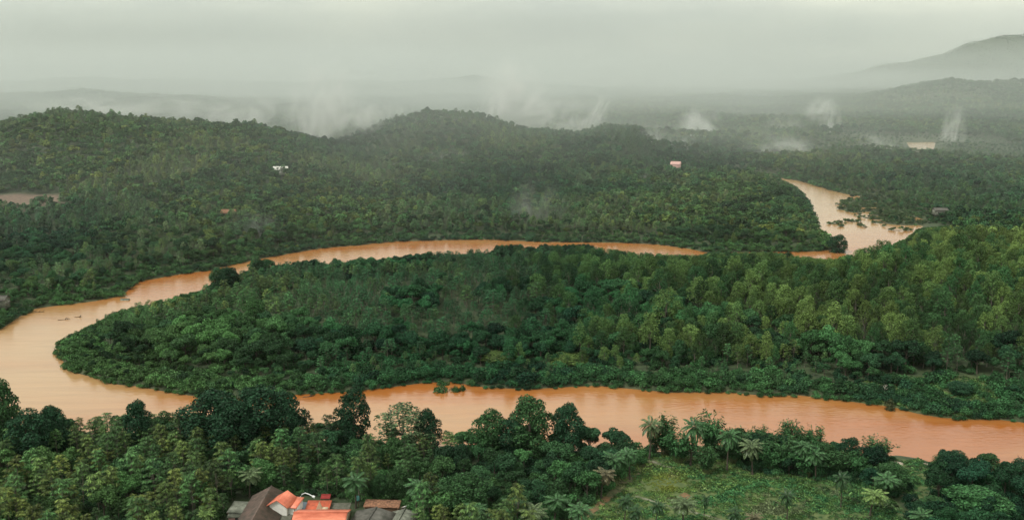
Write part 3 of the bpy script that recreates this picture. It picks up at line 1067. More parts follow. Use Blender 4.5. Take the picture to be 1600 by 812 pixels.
bl(-6, 592, 258, 84, MID * 0.85, 'big tree cut by the left picture edge beside the pale bay', 2)
bl(36, 642, 252, 90, DEEP, 'wide low tree right beside the big tree at the left picture edge', 4)
bl(1330, 682, 252, 48, DEEP * 0.85, 'dark spiky topped tree at the right end of the bamboo', 2)
bl(1288, 690, 250, 60, MID * 0.9, 'bushy mid green tree between the bamboo and the spiky dark tree', 0)
bl(1490, 704, 246, 70, DEEP, 'wide dark tree on the bank right of the small grassy clearing', 1)
bl(1545, 708, 247, 60, MID * 0.8, 'mid green bank tree second right of the small grassy clearing', 3)
bl(1592, 718, 246, 60, DEEP, 'dark bank tree at the right picture edge', 4)
bl(728, 742, 222, 104, MID * 0.85, 'large rounded tree in the foreground right of the grey roofs', 2)
bl(1530, 764, 222, 120, FRESH, 'bright fresh green spreading tree in the lower right corner', 0)
bl(1462, 775, 222, 60, MID, 'mid green tree at the foot of the pale track', 3)
bl(1395, 722, 236, 66, MID, 'bushy tree between grass field and small clearing', 3)
bl(776, 551, 346, 62, YEL * 0.8, 'pale cone shaped tree on the opposite shore above the river islet', 1, 'feathery')
bl(890, 558, 348, 84, YEL * 0.8, 'yellowish tree near the opposite shore, right of the pale cone shaped tree', 2, 'feathery')
bl(1105, 546, 352, 76, FRESH * 0.9, 'fresh green upright tree above the opposite shore, middle right', 0, 'feathery')
bl(1385, 585, 322, 26, DEEP, 'small dark tree at the left end of the grassy terrace', 1)
bl(1500, 596, 312, 54, DEEP * 1.1, 'dark bushy tree in the middle of the grassy terrace by the water', 2)
bl(545, 487, 412, 48, MID, 'round topped tree standing above the woods in the left of the bend', 3)
bl(605, 520, 378, 42, FRESH * 0.8, 'domed lighter tree in the middle of the bend woods', 0)
bl(233, 392, 540, 46, DEEP, 'dark round tree on the far bank above the left channel', 1)
bl(1310, 366, 576, 40, DEEP * 0.95, 'dark tree on the tip of land by the upper river reach', 2)
bl(1420, 748, 236, 22, DEEP * 0.8, 'single round dark bush in the small grassy clearing', 1, 'bush')
bl(692, 597, 322, 34, MID * 1.1, 'largest drowned bush in the middle of the near channel', 0, 'bush')
bl(711, 597, 323, 24, MID * 0.9, 'middle one of the three drowned bushes in the near channel', 1, 'bush')
bl(722, 599, 323, 19, MID * 0.85, 'smallest of the three drowned bushes in the near channel', 2, 'bush')
bl(690, 591, 330, 26, MID, 'low bush at the water edge just behind the drowned bushes', 3, 'bush')
bl(738, 592, 329, 28, MID, 'low bush on the small point right of the drowned bushes', 2, 'bush')
bl(1391, 618, 304, 22, OLIVE * 0.7, 'dark stub of a bush standing in the water below the terrace', 0, 'bush')
bl(1343, 344, 676, 10, OLIVE * 0.8, 'lone drowned shrub in the pale upper river reach', 1, 'bush')

for (px, py, d, w_, v, lb) in (
        (1042, 646, 262, 66, 0, 'arching bamboo clump left of the tall palms by the field'),
        (1112, 640, 262, 76, 1, 'tall bamboo clump with drooping tips right behind the field palms'),
        (1188, 660, 258, 56, 2, 'bamboo clump with thin stems standing up against the orange water'),
        (1240, 652, 258, 74, 0, 'largest plumed bamboo clump at the right behind the field'),
        (1275, 664, 255, 56, 1, 'rounded bamboo clump at the right end of the bamboo row'),
        (1373, 680, 256, 66, 2, 'domed bamboo clump by the small grassy clearing on the bank'),
        (1205, 690, 248, 60, 1, 'low shaded bamboo clump on the edge of the grass field'),
        (1470, 708, 248, 38, 0, 'small arching bamboo at the left of the right hand bank trees'),
        (1062, 668, 255, 72, 1, 'mid height bamboo behind the large bright ribbed palm'),
        (1150, 668, 254, 80, 0, 'full leafed bamboo between the two level fronded palms'),
        (1222, 676, 250, 84, 2, 'broad bamboo filling the middle of the bamboo row'),
        (1262, 690, 246, 80, 1, 'dark bamboo behind the pair of palms'),
        (1308, 700, 247, 60, 0, 'short bamboo right of the pair of palms'),
        (1105, 690, 247, 50, 2, 'low bamboo at the back corner of the grass field'),
        (1345, 704, 246, 60, 1, 'leafy low bamboo below the spiky dark tree')):
    bl(px, py, d, w_, MID * 0.95 if v != 1 else FRESH * 0.85, lb, v, 'bamboo', 'bamboo clumps on the near bank')

PALMS = [  # crown centre pixel, distance, label
    (388, 738, 232, 'coconut palm in dark trees just behind the brown tiled roof'),
    (553, 746, 226, 'coconut palm behind the orange roof, its fronds spread wide'),
    (650, 757, 222, 'coconut palm standing behind the right end of the grey roofs'),
    (325, 800, 212, 'yellowish small palm left of the brown house'),
    (745, 794, 212, 'palm below the large rounded tree, near the bottom edge'),
    (800, 785, 216, 'palm right of the large rounded foreground tree'),
    (836, 797, 211, 'lowest palm of the group at the bottom centre'),
    (866, 780, 217, 'spreading palm in the group left of the dirt path'),
    (905, 792, 213, 'palm closest to the lower end of the dirt path'),
    (940, 738, 232, 'brownish palm among trees left of the dirt path'),
    (957, 714, 240, 'tall grey green palm above the dirt path corner'),
    (985, 708, 243, 'palm with folded upright fronds at the corner of the field'),
    (1016, 662, 258, 'dark palm against the water at the left of the bamboo'),
    (1081, 663, 253, 'large palm with bright ribs at the back of the field'),
    (1138, 679, 250, 'palm with level fronds between two bamboo clumps'),
    (1178, 694, 246, 'palm with drooping tips in front of the shaded bamboo'),
    (1257, 696, 245, 'palm in front of the largest bamboo, left one of a pair'),
    (1277, 708, 243, 'palm in front of the largest bamboo, right one of a pair'),
    (1317, 745, 226, 'thin leaning palm with small crown at the right end of the field'),
    (1362, 770, 222, 'bushy yellow green palm at the right edge of the field'),
    (1383, 747, 230, 'small palm between the field and the pale track'),
    (978, 782, 216, 'slim palm beside the reddish bend of the dirt path'),
    (1026, 788, 215, 'stunted palm in the field below the pale strip'),
    (996, 797, 212, 'very short young palm right of the reddish dirt path'),
    (1070, 782, 216, 'palm in front of the orange soil mound'),
    (1101, 778, 218, 'bare topped dying palm right of the orange soil mound'),
    (1232, 772, 219, 'palm with hanging dry leaves in the middle right of the field'),
    (1150, 800, 211, 'bushy low palm at the bottom of the field'),
    (1180, 805, 210, 'brown leaved low palm at the bottom of the field'),
    (1440, 800, 212, 'palm at the bottom right below the pale track'),
]
for k, (px, py, d, lb) in enumerate(PALMS):
    small = lb.startswith(('stunted', 'very short', 'bare', 'thin', 'slim', 'bushy low', 'brown leaved', 'palm with hanging', 'yellowish'))
    wide = {True: 0.62, False: 0.9}[small] * (0.92 + 0.16 * rng.random())
    if lb.startswith('bare'): wide = 0.3
    tint = {0: np.array([0.085, 0.125, 0.055]), 1: MID * 1.1, 2: MID * 1.3}[k % 3]
    if small: tint = MID * 0.7
    if 'yellow' in lb: tint = YEL * 1.25
    if lb.startswith('brown'): tint = np.array([0.12, 0.11, 0.06])
    place('palm', px, py, d, tint, lb, k % 4, 'coconut palms on the near bank', wide, crown=True)

def dead_tree(px, py, d, label):
    zt = z_at(py, d)
    xx = (px - 800) / FPX * (d * CP + (CAM_H - zt) * SP)
    zg = float(height(np.array([xx]), np.array([d]))[0])
    h = max(4.0, zt - zg)
    g = np.random.default_rng(int(px))
    r = link('dead_tree', None)
    r.location = (xx, d, zg - 0.1)
    tag(r, label, 'dead tree', 'dead trees')
    T = Tubes()
    q = np.linspace(0, 1, 7)
    P_ = np.stack([0.5 * np.sin(q * 2.2 + px), 0.4 * np.sin(q * 3.1), q * h], 1)
    T.tube(P_, 0.26 * (1 - 0.75 * q), 7)
    link('trunk', T.mesh('dead_trunk', M_DEADWOOD), r)
    for k in range(7):
        t = 0.4 + 0.55 * k / 7.0
        st = np.array([np.interp(t, q, P_[:, i]) for i in range(3)])
        a = k * 2.4 + g.random()
        ln_ = (1.1 - t) * 0.42 * h * (0.7 + 0.5 * g.random()) + 0.5
        e = st + np.array([math.cos(a) * ln_ * 0.75, math.sin(a) * ln_ * 0.75, ln_ * 0.7])
        m_ = (st + e) / 2 + np.array([0.1, 0.1, -0.12 * ln_])
        T = Tubes()
        T.tube([st, m_, e], [0.12 * (1.1 - t) + 0.03, 0.07, 0.025], 5)
        T.tube([m_, m_ + np.array([math.sin(a) * 0.3, -math.cos(a) * 0.3, 0.4]) * ln_ * 0.8], [0.05, 0.02], 4)
        link('limb', T.mesh('dead_limb', M_DEADWOOD), r)


M_DEADWOOD = plain_mat('dead_wood', (0.34, 0.31, 0.27), 0.85, 0.4, 3.0)
dead_tree(1477, 494, 385, 'pale bare dead tree among the woods at the right of the bend')
dead_tree(1143, 555, 352, 'pale dead trunk on the opposite slope above the near channel')
dead_tree(1386, 600, 312, 'thin bare snag beside the grassy terrace')
dead_tree(612, 636, 262, 'bare pale tree on the near bank left of the thin grey green tree')

# ------------------------------------------------------------------ the many plants
P = np.array([(p[1], p[2], p[3], p[4], p[5], p[6]) for p in plants])
TINT = np.array([p[7] for p in plants])
KIND = np.array([p[0] for p in plants])
ZONE = np.array([p[8] for p in plants])
drop = np.zeros(len(P), bool)
for kd, lst in ONE.items():                    # leave room round the single plants
    rad = {'palm': 1.4, 'bamboo': 3.0, 'bush': 1.5}.get(kd, 3.4)
    for (a, b) in lst:
        drop |= (KIND != 'bush') & (np.hypot(P[:, 0] - a, P[:, 1] - b) < rad)
qx, qy = pix(P[:, 0], P[:, 1], P[:, 2] + 5)
dist = np.hypot(np.hypot(P[:, 0], P[:, 1]), 100)
inframe = (qx > -15) & (qx < 1615) & (qy < 822) & (qy > 0)


def where_words(zone, a, b):
    if zone == 'near':
        if b > 740 and a < 350: return 'at the bottom left of the wood', 'bottom left'
        if a < 180: return 'in the wood below the pale bay', 'below the bay'
        if a < 350: return 'left of the brown roofed houses', 'left foreground'
        if a < 670: return 'between houses and river', 'wood behind the houses'
        if a < 1010: return 'between grey roofs and dirt path', 'wood left of the path'
        if a < 1390: return 'between grass field and river', 'belt behind the field'
        return 'right of the grass field', 'trees right of the field'
    if zone == 'bend':
        if a < 300: return 'near the left tip of the river bend', 'left tip of the bend'
        if a < 520: return 'left in the river bend', 'left of the bend'
        if a < 900: return 'mid river bend', 'middle of the bend'
        if b > 520: return 'low on the right slope of the bend', 'lower right slope'
        if b < 430: return 'along the crest right of the bend', 'crest of the bend'
        if a < 1180: return 'on the upper middle slope of the bend', 'upper middle slope'
        if a < 1400: return 'high on the right slope of the bend', 'upper right slope'
        return 'high at the far right of the bend', 'far right slope'
    return 'beyond the far channel', 'bank beyond the far channel'


LOOK = {'broadleaf': 'bushy broadleaf tree', 'feathery': 'upright feathery tree',
        'plantation': 'slender tufted tree', 'bush': 'low leafy bush'}
MASS_LEFT = {}
SIZE_SPLIT = {'broadleaf': 0.9, 'feathery': 1.25, 'plantation': 0.9, 'bush': 1.15}
for kd in ('broadleaf', 'feathery', 'plantation', 'bush'):
    idx = np.where((KIND == kd) & ~drop)[0]
    score = np.where(inframe[idx], P[idx, 3] / dist[idx], -1)
    lim = 300 - len(ONE.get(kd, []))
    order = idx[np.argsort(-score)]
    chosen = [i for i in order[:lim] if inframe[i]]
    SIZE_SPLIT[kd] = float(np.median(P[chosen, 3]))
    LUMS = {kd: np.quantile(TINT[chosen] @ np.array([0.3, 0.6, 0.1]), [0.33, 0.67])}
    for i in chosen:
        wh, gp = where_words(ZONE[i], qx[i], qy[i])
        lum = TINT[i] @ np.array([0.3, 0.6, 0.1])
        tone = 'dark green' if lum < LUMS[kd][0] else ('mid green' if lum < LUMS[kd][1] else 'light green')
        size = 'tall' if P[i, 3] > SIZE_SPLIT[kd] else 'small'
        if kd == 'bush' and size == 'tall': size = 'broad'
        gp = size + ' ' + tone + ' ' + gp
        plant(kd, P[i, 0], P[i, 1], P[i, 2], P[i, 3], P[i, 4], int(P[i, 5]), TINT[i], size + ' ' + tone + ' ' + LOOK[kd] + ' ' + wh,
              {'broadleaf': 'broadleaf trees', 'feathery': 'feathery trees', 'plantation': 'plantation trees', 'bush': 'bushes'}[kd] + ', ' + gp)
    cs = set(chosen)
    MASS_LEFT[kd] = np.array([i for i in idx if i not in cs])


def mass(name, label, protos, x, y, z, scl, rot, idx, tint):
    """one object of very many plants: a cloud of points that carries the plants"""
    n = len(x)
    me = bpy.data.meshes.new(name)
    me.vertices.add(n)
    me.vertices.foreach_set('co', np.stack([x, y, z], 1).astype(np.float32).ravel())

    def at(nm, typ, arr, key):
        a = me.attributes.new(nm, typ, 'POINT')
        a.data.foreach_set(key, np.ascontiguousarray(arr).ravel())
    at('tint', 'FLOAT_VECTOR', np.asarray(tint, np.float32), 'vector')
    at('rot', 'FLOAT_VECTOR', np.stack([x * 0, x * 0, rot], 1).astype(np.float32), 'vector')
    at('scl', 'FLOAT', scl.astype(np.float32), 'value')
    at('pick', 'INT', idx.astype(np.int32), 'value')
    me.update()
    o = tag(link(name, me), label, kind='stuff')
    ng = bpy.data.node_groups.new(name, 'GeometryNodeTree')
    ng.interface.new_socket('Geometry', in_out='INPUT', socket_type='NodeSocketGeometry')
    ng.interface.new_socket('Geometry', in_out='OUTPUT', socket_type='NodeSocketGeometry')
    gi, go = ng.nodes.new('NodeGroupInput'), ng.nodes.new('NodeGroupOutput')
    iop = ng.nodes.new('GeometryNodeInstanceOnPoints')
    jn = ng.nodes.new('GeometryNodeJoinGeometry')
    for po in reversed(protos):
        oi = ng.nodes.new('GeometryNodeObjectInfo')
        oi.inputs['Object'].default_value = po
        oi.inputs['As Instance'].default_value = True
        ng.links.new(oi.outputs['Geometry'], jn.inputs[0])

    def na(nm, typ):
        q = ng.nodes.new('GeometryNodeInputNamedAttribute')
        q.data_type = typ
        q.inputs['Name'].default_value = nm
        return q.outputs[0]
    ng.links.new(gi.outputs[0], iop.inputs['Points'])
    ng.links.new(jn.outputs[0], iop.inputs['Instance'])
    iop.inputs['Pick Instance'].default_value = True
    ng.links.new(na('pick', 'INT'), iop.inputs['Instance Index'])
    ng.links.new(na('rot', 'FLOAT_VECTOR'), iop.inputs['Rotation'])
    ng.links.new(na('scl', 'FLOAT'), iop.inputs['Scale'])
    ng.links.new(iop.outputs[0], go.inputs[0])
    md = o.modifiers.new('plants', 'NODES')
    md.node_group = ng
    return o


def unlinked(name, me):
    return bpy.data.objects.new(name, me)


LOD = 640.0
for kd in ('broadleaf', 'feathery', 'plantation', 'bush'):
    i = MASS_LEFT[kd]
    nv = len(PROTO[kd])
    prot = [unlinked(kd + '_sample', join_mesh(kd + '_sample', [t[0], t[1]])) for t in PROTO[kd]]
    prot += [unlinked(kd + '_far_sample', join_mesh(kd + '_far_sample', [t[3]])) for t in PROTO[kd]]
    v = P[i, 5].astype(int) + np.where(dist[i] > LOD, nv, 0)
    mass(MASS[kd][0], MASS[kd][1], prot, P[i, 0], P[i, 1], P[i, 2], P[i, 3], P[i, 4], v, TINT[i])

# grass and weeds of the open ground
g = np.random.default_rng(51)
gx, gy, gz, gs, gt = [], [], [], [], []
PATHS = {
    'dirt': [(878, 836), (905, 812), (930, 793), (952, 775), (972, 758), (992, 738), (1010, 724), (1020, 716)],
    'dirt_b': [(1018, 717), (1034, 724), (1050, 729)],
    'pale': [(992, 774), (1006, 778), (1020, 782), (1036, 788), (1058, 793), (1085, 800), (1110, 806), (1128, 812)],
    'track': [(1396, 764), (1410, 770), (1422, 777), (1432, 784), (1438, 792)],
}
PATH_PTS = {k: np.array([G(a, b, 2.7) for a, b in v]) for k, v in PATHS.items()}


def path_dist(x, y):
    d = np.full(x.shape, 1e9)
    for pts in PATH_PTS.values():
        for (a, b) in zip(pts[:-1], pts[1:]):
            e = b - a
            t = np.clip(((x - a[0]) * e[0] + (y - a[1]) * e[1]) / (e @ e), 0, 1)
            d = np.minimum(d, np.hypot(x - a[0] - t * e[0], y - a[1] - t * e[1]))
    return d


for Pg, st in ((FIELD, 0.62), (CLEAR2, 0.7), (TERRACE, 1.0)):
    x, y = scatter(Pg[:, 0].min(), Pg[:, 0].max(), Pg[:, 1].min(), Pg[:, 1].max(), st, g)
    pd = path_dist(x, y)
    lush = fbm(x / 5.0, y / 3.0, 3)
    bright = np.exp(-(((x - G(1040, 755, 2.6)[0]) / 5.0) ** 2 + ((y - G(1040, 755, 2.6)[1]) / 5.5) ** 2))
    ok = (poly_sd(Pg, x, y) < 2.5) & ((pd > 0.9 + 0.8 * lush) | (g.random(len(x)) < 0.35)) & (y > 195) & (g.random(len(x)) < 1.6 * lush - 0.2) & (water_sd(x, y) > 0.8)
    soil_m = G(1070, 772, 3.0)
    ok &= np.hypot(x - soil_m[0], y - soil_m[1]) > 2.0
    x, y, lush, bright = x[ok], y[ok], lush[ok], bright[ok]
    t = mix_tint(x, y, g, [FRESH * 1.05, YEL * 1.1, FRESH * 0.9, YEL * 1.3, FRESH * 0.8, YEL * 1.15, OLIVE * 1.5], 7)
    t = t * (1 - bright[:, None]) + np.array([0.17, 0.19, 0.03]) * bright[:, None]
    s = (0.4 + 2.3 * lush ** 1.6 * g.random(len(x)) + 0.25 * g.random(len(x))) * (1 - 0.5 * bright) * (st / 0.62) ** 0.5
    gx.append(x); gy.append(y); gs.append(s); gt.append(t)
x, y, s, t = np.concatenate(gx), np.concatenate(gy), np.concatenate(gs), np.concatenate(gt)
WEED = [unlinked('weed_sample', m_) for m_ in make_weeds()]
mass('grass', 'rough grass and creeping weeds of the open field and clearings', WEED, x, y, height(x, y) - 0.02, s, g.random(len(x)) * 6.28,
     g.integers(0, 4, len(x)), t)

# ------------------------------------------------------------------ paths
M_DIRT = plain_mat('dirt_path', (0.17, 0.14, 0.085), 0.95, 0.3, 0.4, c2=(0.07, 0.10, 0.04))
M_REDDIRT = plain_mat('red_soil', (0.27, 0.14, 0.075), 0.95, 0.35, 0.5, c2=(0.09, 0.09, 0.04))
M_PALE = plain_mat('pale_earth', (0.22, 0.21, 0.16), 0.9, 0.3, 0.45, c2=(0.06, 0.09, 0.03))


def ribbon(name, pts, width, mat, label, lift=0.06):
    pts = np.asarray(pts)
    s = np.linspace(0, 1, len(pts))
    q = np.linspace(0, 1, 40)
    p = np.stack([np.interp(q, s, pts[:, 0]), np.interp(q, s, pts[:, 1])], 1)
    d = unit(np.gradient(p, axis=0))
    nrm = np.stack([-d[:, 1], d[:, 0]], 1)
    V = []
    wv = width * (0.75 + 0.5 * fbm(q * 9 + len(name), q * 0 + 2.0, 3))
    for k in np.linspace(-1, 1, 5):
        c = p + nrm * (k * wv / 2)[:, None]
        V.append(np.stack([c[:, 0], c[:, 1], height(c[:, 0], c[:, 1]) + lift + 0.05 * (1 - k * k)], 1))
    V = np.stack(V, 1).reshape(-1, 3)
    F = []
    for i in range(39):
        for j in range(4):
            a = i * 5 + j
            F.append([a, a + 1, a + 6, a + 5])
    me = mesh_np(name, V, np.array(F), mat, {}, True)
    return tag(link(name, me), label, kind='structure')


ribbon('dirt_path', PATH_PTS['dirt'], 2.4, M_DIRT, 'earth path along the left edge of the grass field')
ribbon('red_path', PATH_PTS['dirt'][1:4], 2.0, M_REDDIRT, 'bare reddish stretch of the earth path', 0.12)
ribbon('side_path', PATH_PTS['dirt_b'], 1.3, M_PALE, 'short pale path branching off at the field corner')
ribbon('pale_footpath', PATH_PTS['pale'], 0.9, M_PALE, 'pale narrow strip crossing the lower part of the field')
ribbon('track', PATH_PTS['track'], 2.6, M_PALE, 'pale track by the small clearing')


def mound(name, px, py, rx, ry, h, mat, label, cat):
    g = np.random.default_rng(int(px))
    cx, cy = G(px, py, 3.0)
    na, nr = 20, 7
    V, F = [], []
    for i in range(nr + 1):
        for j in range(na):
            r = i / nr
            a = j * 2 * math.pi / na
            V.append((rx * r * math.cos(a) * (0.85 + 0.3 * g.random()), ry * r * math.sin(a) * (0.85 + 0.3 * g.random()),
                      h * (1 - r ** 1.6) * (0.8 + 0.35 * g.random()) - 0.1 * (i == nr)))
    for i in range(nr):
        for j in range(na):
            F.append([i * na + j, i * na + (j + 1) % na, (i + 1) * na + (j + 1) % na, (i + 1) * na + j])
    me = mesh_np(name, V, np.array(F)[:, ::-1], mat, {}, False)
    o = link(name, me)
    o.location = (cx, cy, float(height(np.array([cx]), np.array([cy]))[0]))
    tag(o, label, cat)


M_SAND = plain_mat('pale_sand', (0.42, 0.36, 0.28), 0.95, 0.3, 1.5)
mound('soil_mound', 1070, 773, 1.7, 1.3, 1.0, M_REDDIRT, 'heap of bare orange soil in the grass field', 'soil heap')
mound('sand_heap', 1401, 719, 2.5, 1.3, 0.7, M_SAND, 'heap of pale sand on the river bank in the small clearing', 'sand heap')
mound('sand_heap', 1446, 718, 1.3, 0.9, 0.4, M_SAND, 'smaller sand heap at the foot of the right bank trees', 'sand heap')

# ------------------------------------------------------------------ houses
M_TILE = plain_mat('brown_roof_tiles', (0.16, 0.105, 0.085), 0.75, 0.4, 0.6, c2=(0.07, 0.062, 0.048))
M_TILE_MOSS = plain_mat('mossy_roof_tiles', (0.13, 0.125, 0.10), 0.8, 0.4, 0.8, c2=(0.07, 0.075, 0.05))
M_ORANGE = plain_mat('orange_painted_sheet', (0.80, 0.26, 0.16), 0.5, 0.15, 0.7, c2=(0.50, 0.12, 0.065), stretch=(1, 0.3, 1))
M_REDTILE = plain_mat('red_roof', (0.55, 0.11, 0.05), 0.6, 0.3, 1.2)
M_GREYSHEET = plain_mat('grey_asbestos_sheet', (0.13, 0.122, 0.108), 0.85, 0.35, 0.5, c2=(0.055, 0.056, 0.045))
M_PALESHEET = plain_mat('weathered_grey_green_sheet', (0.20, 0.21, 0.17), 0.8, 0.4, 1.0, c2=(0.09, 0.10, 0.075))
M_BLUE = plain_mat('blue_grey_sheet', (0.16, 0.21, 0.27), 0.5, 0.3, 1.0, spec=0.5)
M_RUST = plain_mat('rusty_sheet', (0.30, 0.15, 0.085), 0.85, 0.6, 1.6, c2=(0.10, 0.05, 0.03))
M_WHITE = plain_mat('white_wall', (0.70, 0.69, 0.64), 0.85, 0.15, 1.0)
M_CREAM = plain_mat('cream_wall', (0.62, 0.47, 0.32), 0.85, 0.15, 1.0)
M_PINK = plain_mat('pink_wall', (0.62, 0.38, 0.34), 0.85, 0.2, 1.0)
M_DARK = plain_mat('dark_opening', (0.02, 0.02, 0.02), 0.4, 0.2, 1.0)
M_WOOD = plain_mat('timber', (0.16, 0.10, 0.06), 0.8, 0.4, 3.0)
M_GUTTER = plain_mat('gutter', (0.06, 0.05, 0.045), 0.6, 0.2, 1.0)
M_WHITEP = plain_mat('white_plastic', (0.78, 0.79, 0.78), 0.4, 0.08, 1.0)
M_TEAL = plain_mat('teal_plastic', (0.12, 0.36, 0.33), 0.4, 0.15, 1.0)


def box_part(name, x0, x1, y0, y1, z0, z1, mat, parent):
    V = [(x, y, z) for z in (z0, z1) for (x, y) in ((x0, y0), (x1, y0), (x1, y1), (x0, y1))]
    F = [[3, 2, 1, 0], [4, 5, 6, 7], [0, 1, 5, 4], [1, 2, 6, 5], [2, 3, 7, 6], [3, 0, 4, 7]]
    return link(name, mesh_np(name, V, np.array(F), mat), parent)


def sheet(name, a, b, c, d, mat, parent, pitch=0.45, amp=0.05, thick=0.06, courses=0):
    """a roof slope from the eave a-b up to the ridge d-c, ribbed down the slope or laid in tile courses"""
    a, b, c, d = (np.asarray(p, float) for p in (a, b, c, d))
    nrm = unit(np.cross(b - a, d - a)[None])[0]
    wid = max(np.linalg.norm(b - a), np.linalg.norm(c - d))
    nu = max(2, int(wid / pitch) * 2)
    if courses:
        ln = np.linalg.norm(d - a)
        nv = max(2, int(ln / courses))
        vs = []
        for k in range(nv):
            vs += [(k / nv, amp), ((k + 0.98) / nv, 0.0)]
    else:
        vs = [(0, 0), (1, 0)]
    V = []
    for (v, off) in vs:
        for i in range(nu + 1):
            u = i / nu
            p = (a * (1 - u) + b * u) * (1 - v) + (d * (1 - u) + c * u) * v
            V.append(p + nrm * (off + (amp if i % 2 else 0)))
    top = len(V)
    V += [p - nrm * (thick + 2 * amp) for p in V]
    F = []
    m = len(vs)
    w_ = nu + 1
    for j in range(m - 1):
        for i in range(nu):
            q = j * w_ + i
            F.append([q, q + 1, q + w_ + 1, q + w_])
            F.append([q + top + w_, q + top + w_ + 1, q + top + 1, q + top])
    for i in range(nu):
        F.append([i + 1, i, i + top, i + 1 + top])
        q = (m - 1) * w_ + i
        F.append([q, q + 1, q + 1 + top, q + top])
    for j in range(m - 1):
        q = j * w_
        F.append([q, q + w_, q + w_ + top, q + top])
        q += nu
        F.append([q + w_, q, q + top, q + w_ + top])
    return link(name, mesh_np(name, V, np.array(F), mat), parent)


def gable_wall(name, x0, x1, y, ze, zr, mat, parent, th=0.2):
    xm = (x0 + x1) / 2
    V = [(x0, y, ze), (x1, y, ze), (xm, y, zr), (x0, y + th, ze), (x1, y + th, ze), (xm, y + th, zr)]
    me = bpy.data.meshes.new(name)
    me.from_pydata(V, [], [(0, 1, 2), (5, 4, 3), (0, 3, 4, 1), (1, 4, 5, 2), (2, 5, 3, 0)])
    me.materials.append(mat)
    return link(name, me, parent)


def window_part(parent, x, y, z, w_=1.0, h=1.1, face='y'):
    if face == 'y':
        f = box_part('window', x - w_ / 2 - 0.08, x + w_ / 2 + 0.08, y - 0.07, y + 0.02, z - 0.08, z + h + 0.08, M_WHITE, parent)
        box_part('pane', x - w_ / 2, x + w_ / 2, y - 0.075, y + 0.01, z, z + h, M_DARK, f)
    else:
        f = box_part('window', y - 0.07, y + 0.07, x - w_ / 2 - 0.08, x + w_ / 2 + 0.08, z - 0.08, z + h + 0.08, M_WHITE, parent)
        box_part('pane', y - 0.075, y + 0.075, x - w_ / 2, x + w_ / 2, z, z + h, M_DARK, f)
    return f


def root(name, label, cat, x, y, rot=0.0, z=None, group=None):
    r = link(name, None)
    zz = float(height(np.array([x]), np.array([y]))[0]) if z is None else z
    r.location = (x, y, zz)
    r.rotation_euler = (0, 0, rot)
    return tag(r, label, cat, group)


def gable_house(name, label, cat, x, y, W, L, eave, ridge, roofm, wallm, rot=0.0, axis='y', over=0.5, courses=0, pitch=0.45, group=None, z=None, windows=True):
    """simple house: walls, two roof slopes, ridge cap, gable ends and windows"""
    r = root(name, label, cat, x, y, rot + (R(90) if axis == 'x' else 0), z, group)
    hx, hy = W / 2, L / 2
    box_part('wall', -hx, hx, -hy, hy, -0.3, eave, wallm, r)
    ov = over
    dz = (ridge - eave) / hx * ov
    e0 = eave - dz + 0.05
    sheet('roof_slope', (-hx - ov, hy + ov, e0), (-hx - ov, -hy - ov, e0), (0, -hy - ov, ridge + 0.05), (0, hy + ov, ridge + 0.05), roofm, r, pitch, 0.045, 0.06, courses)
    sheet('roof_slope', (hx + ov, -hy - ov, e0), (hx + ov, hy + ov, e0), (0, hy + ov, ridge + 0.05), (0, -hy - ov, ridge + 0.05), roofm, r, pitch, 0.045, 0.06, courses)
    box_part('ridge_cap', -0.16, 0.16, -hy - ov - 0.02, hy + ov + 0.02, ridge + 0.02, ridge + 0.2, roofm, r)
    gable_wall('gable', -hx, hx, -hy - 0.003, eave, ridge - 0.04, wallm, r)
    gable_wall('gable', -hx, hx, hy - 0.197, eave, ridge - 0.04, wallm, r)
    if windows:
        for sx in (-0.28, 0.28):
            window_part(r, sx * W, -hy - 0.01, eave * 0.35, min(1.2, W * 0.16), min(1.2, eave * 0.42))
        for k in range(max(1, int(L / 4))):
            window_part(r, -hy + (k + 0.5) * L / max(1, int(L / 4)), -hx - 0.01, eave * 0.35, 1.0, min(1.2, eave * 0.42), 'x')
            window_part(r, -hy + (k + 0.5) * L / max(1, int(L / 4)), hx + 0.01, eave * 0.35, 1.0, min(1.2, eave * 0.42), 'x')
    return r


def lean_to(name, label, cat, x, y, W, L, zlow, zhigh, roofm, wallm, rot=0.0, pitch=0.45, courses=0, group=None, z=None):
    """shed with one roof slope, high side at the back"""
    r = root(name, label, cat, x, y, rot, z, group)
    hx, hy = W / 2, L / 2
    box_part('wall', -hx, hx, -hy, hy, -0.3, zlow - 0.12, wallm, r)
    sheet('roof_slope', (-hx - 0.3, -hy - 0.3, zlow), (hx + 0.3, -hy - 0.3, zlow), (hx + 0.3, hy + 0.3, zhigh), (-hx - 0.3, hy + 0.3, zhigh), roofm, r, pitch, 0.05, 0.05, courses)
    for sx in (-1, 1):
        V = [(sx * hx, -hy, zlow - 0.12), (sx * hx, hy, zlow - 0.12), (sx * hx, hy, zhigh - 0.25)]
        me = bpy.data.meshes.new('side_wall')
        V2 = V + [(a - sx * 0.15, b, c) for a, b, c in V]
        me.from_pydata(V2, [], [(0, 1, 2), (5, 4, 3), (0, 3, 4, 1), (1, 4, 5, 2), (2, 5, 3, 0)])
        me.materials.append(wallm)
        link('side_wall', me, r)
    for k in range(max(2, int(W / 2.5))):
        px_ = -hx + 0.1 + k * (W - 0.2) / (max(2, int(W / 2.5)) - 1)
        box_part('post', px_ - 0.07, px_ + 0.07, -hy - 0.28, -hy - 0.14, -0.3, zlow - 0.1, M_WOOD, r)
    return r


GZ = 2.65
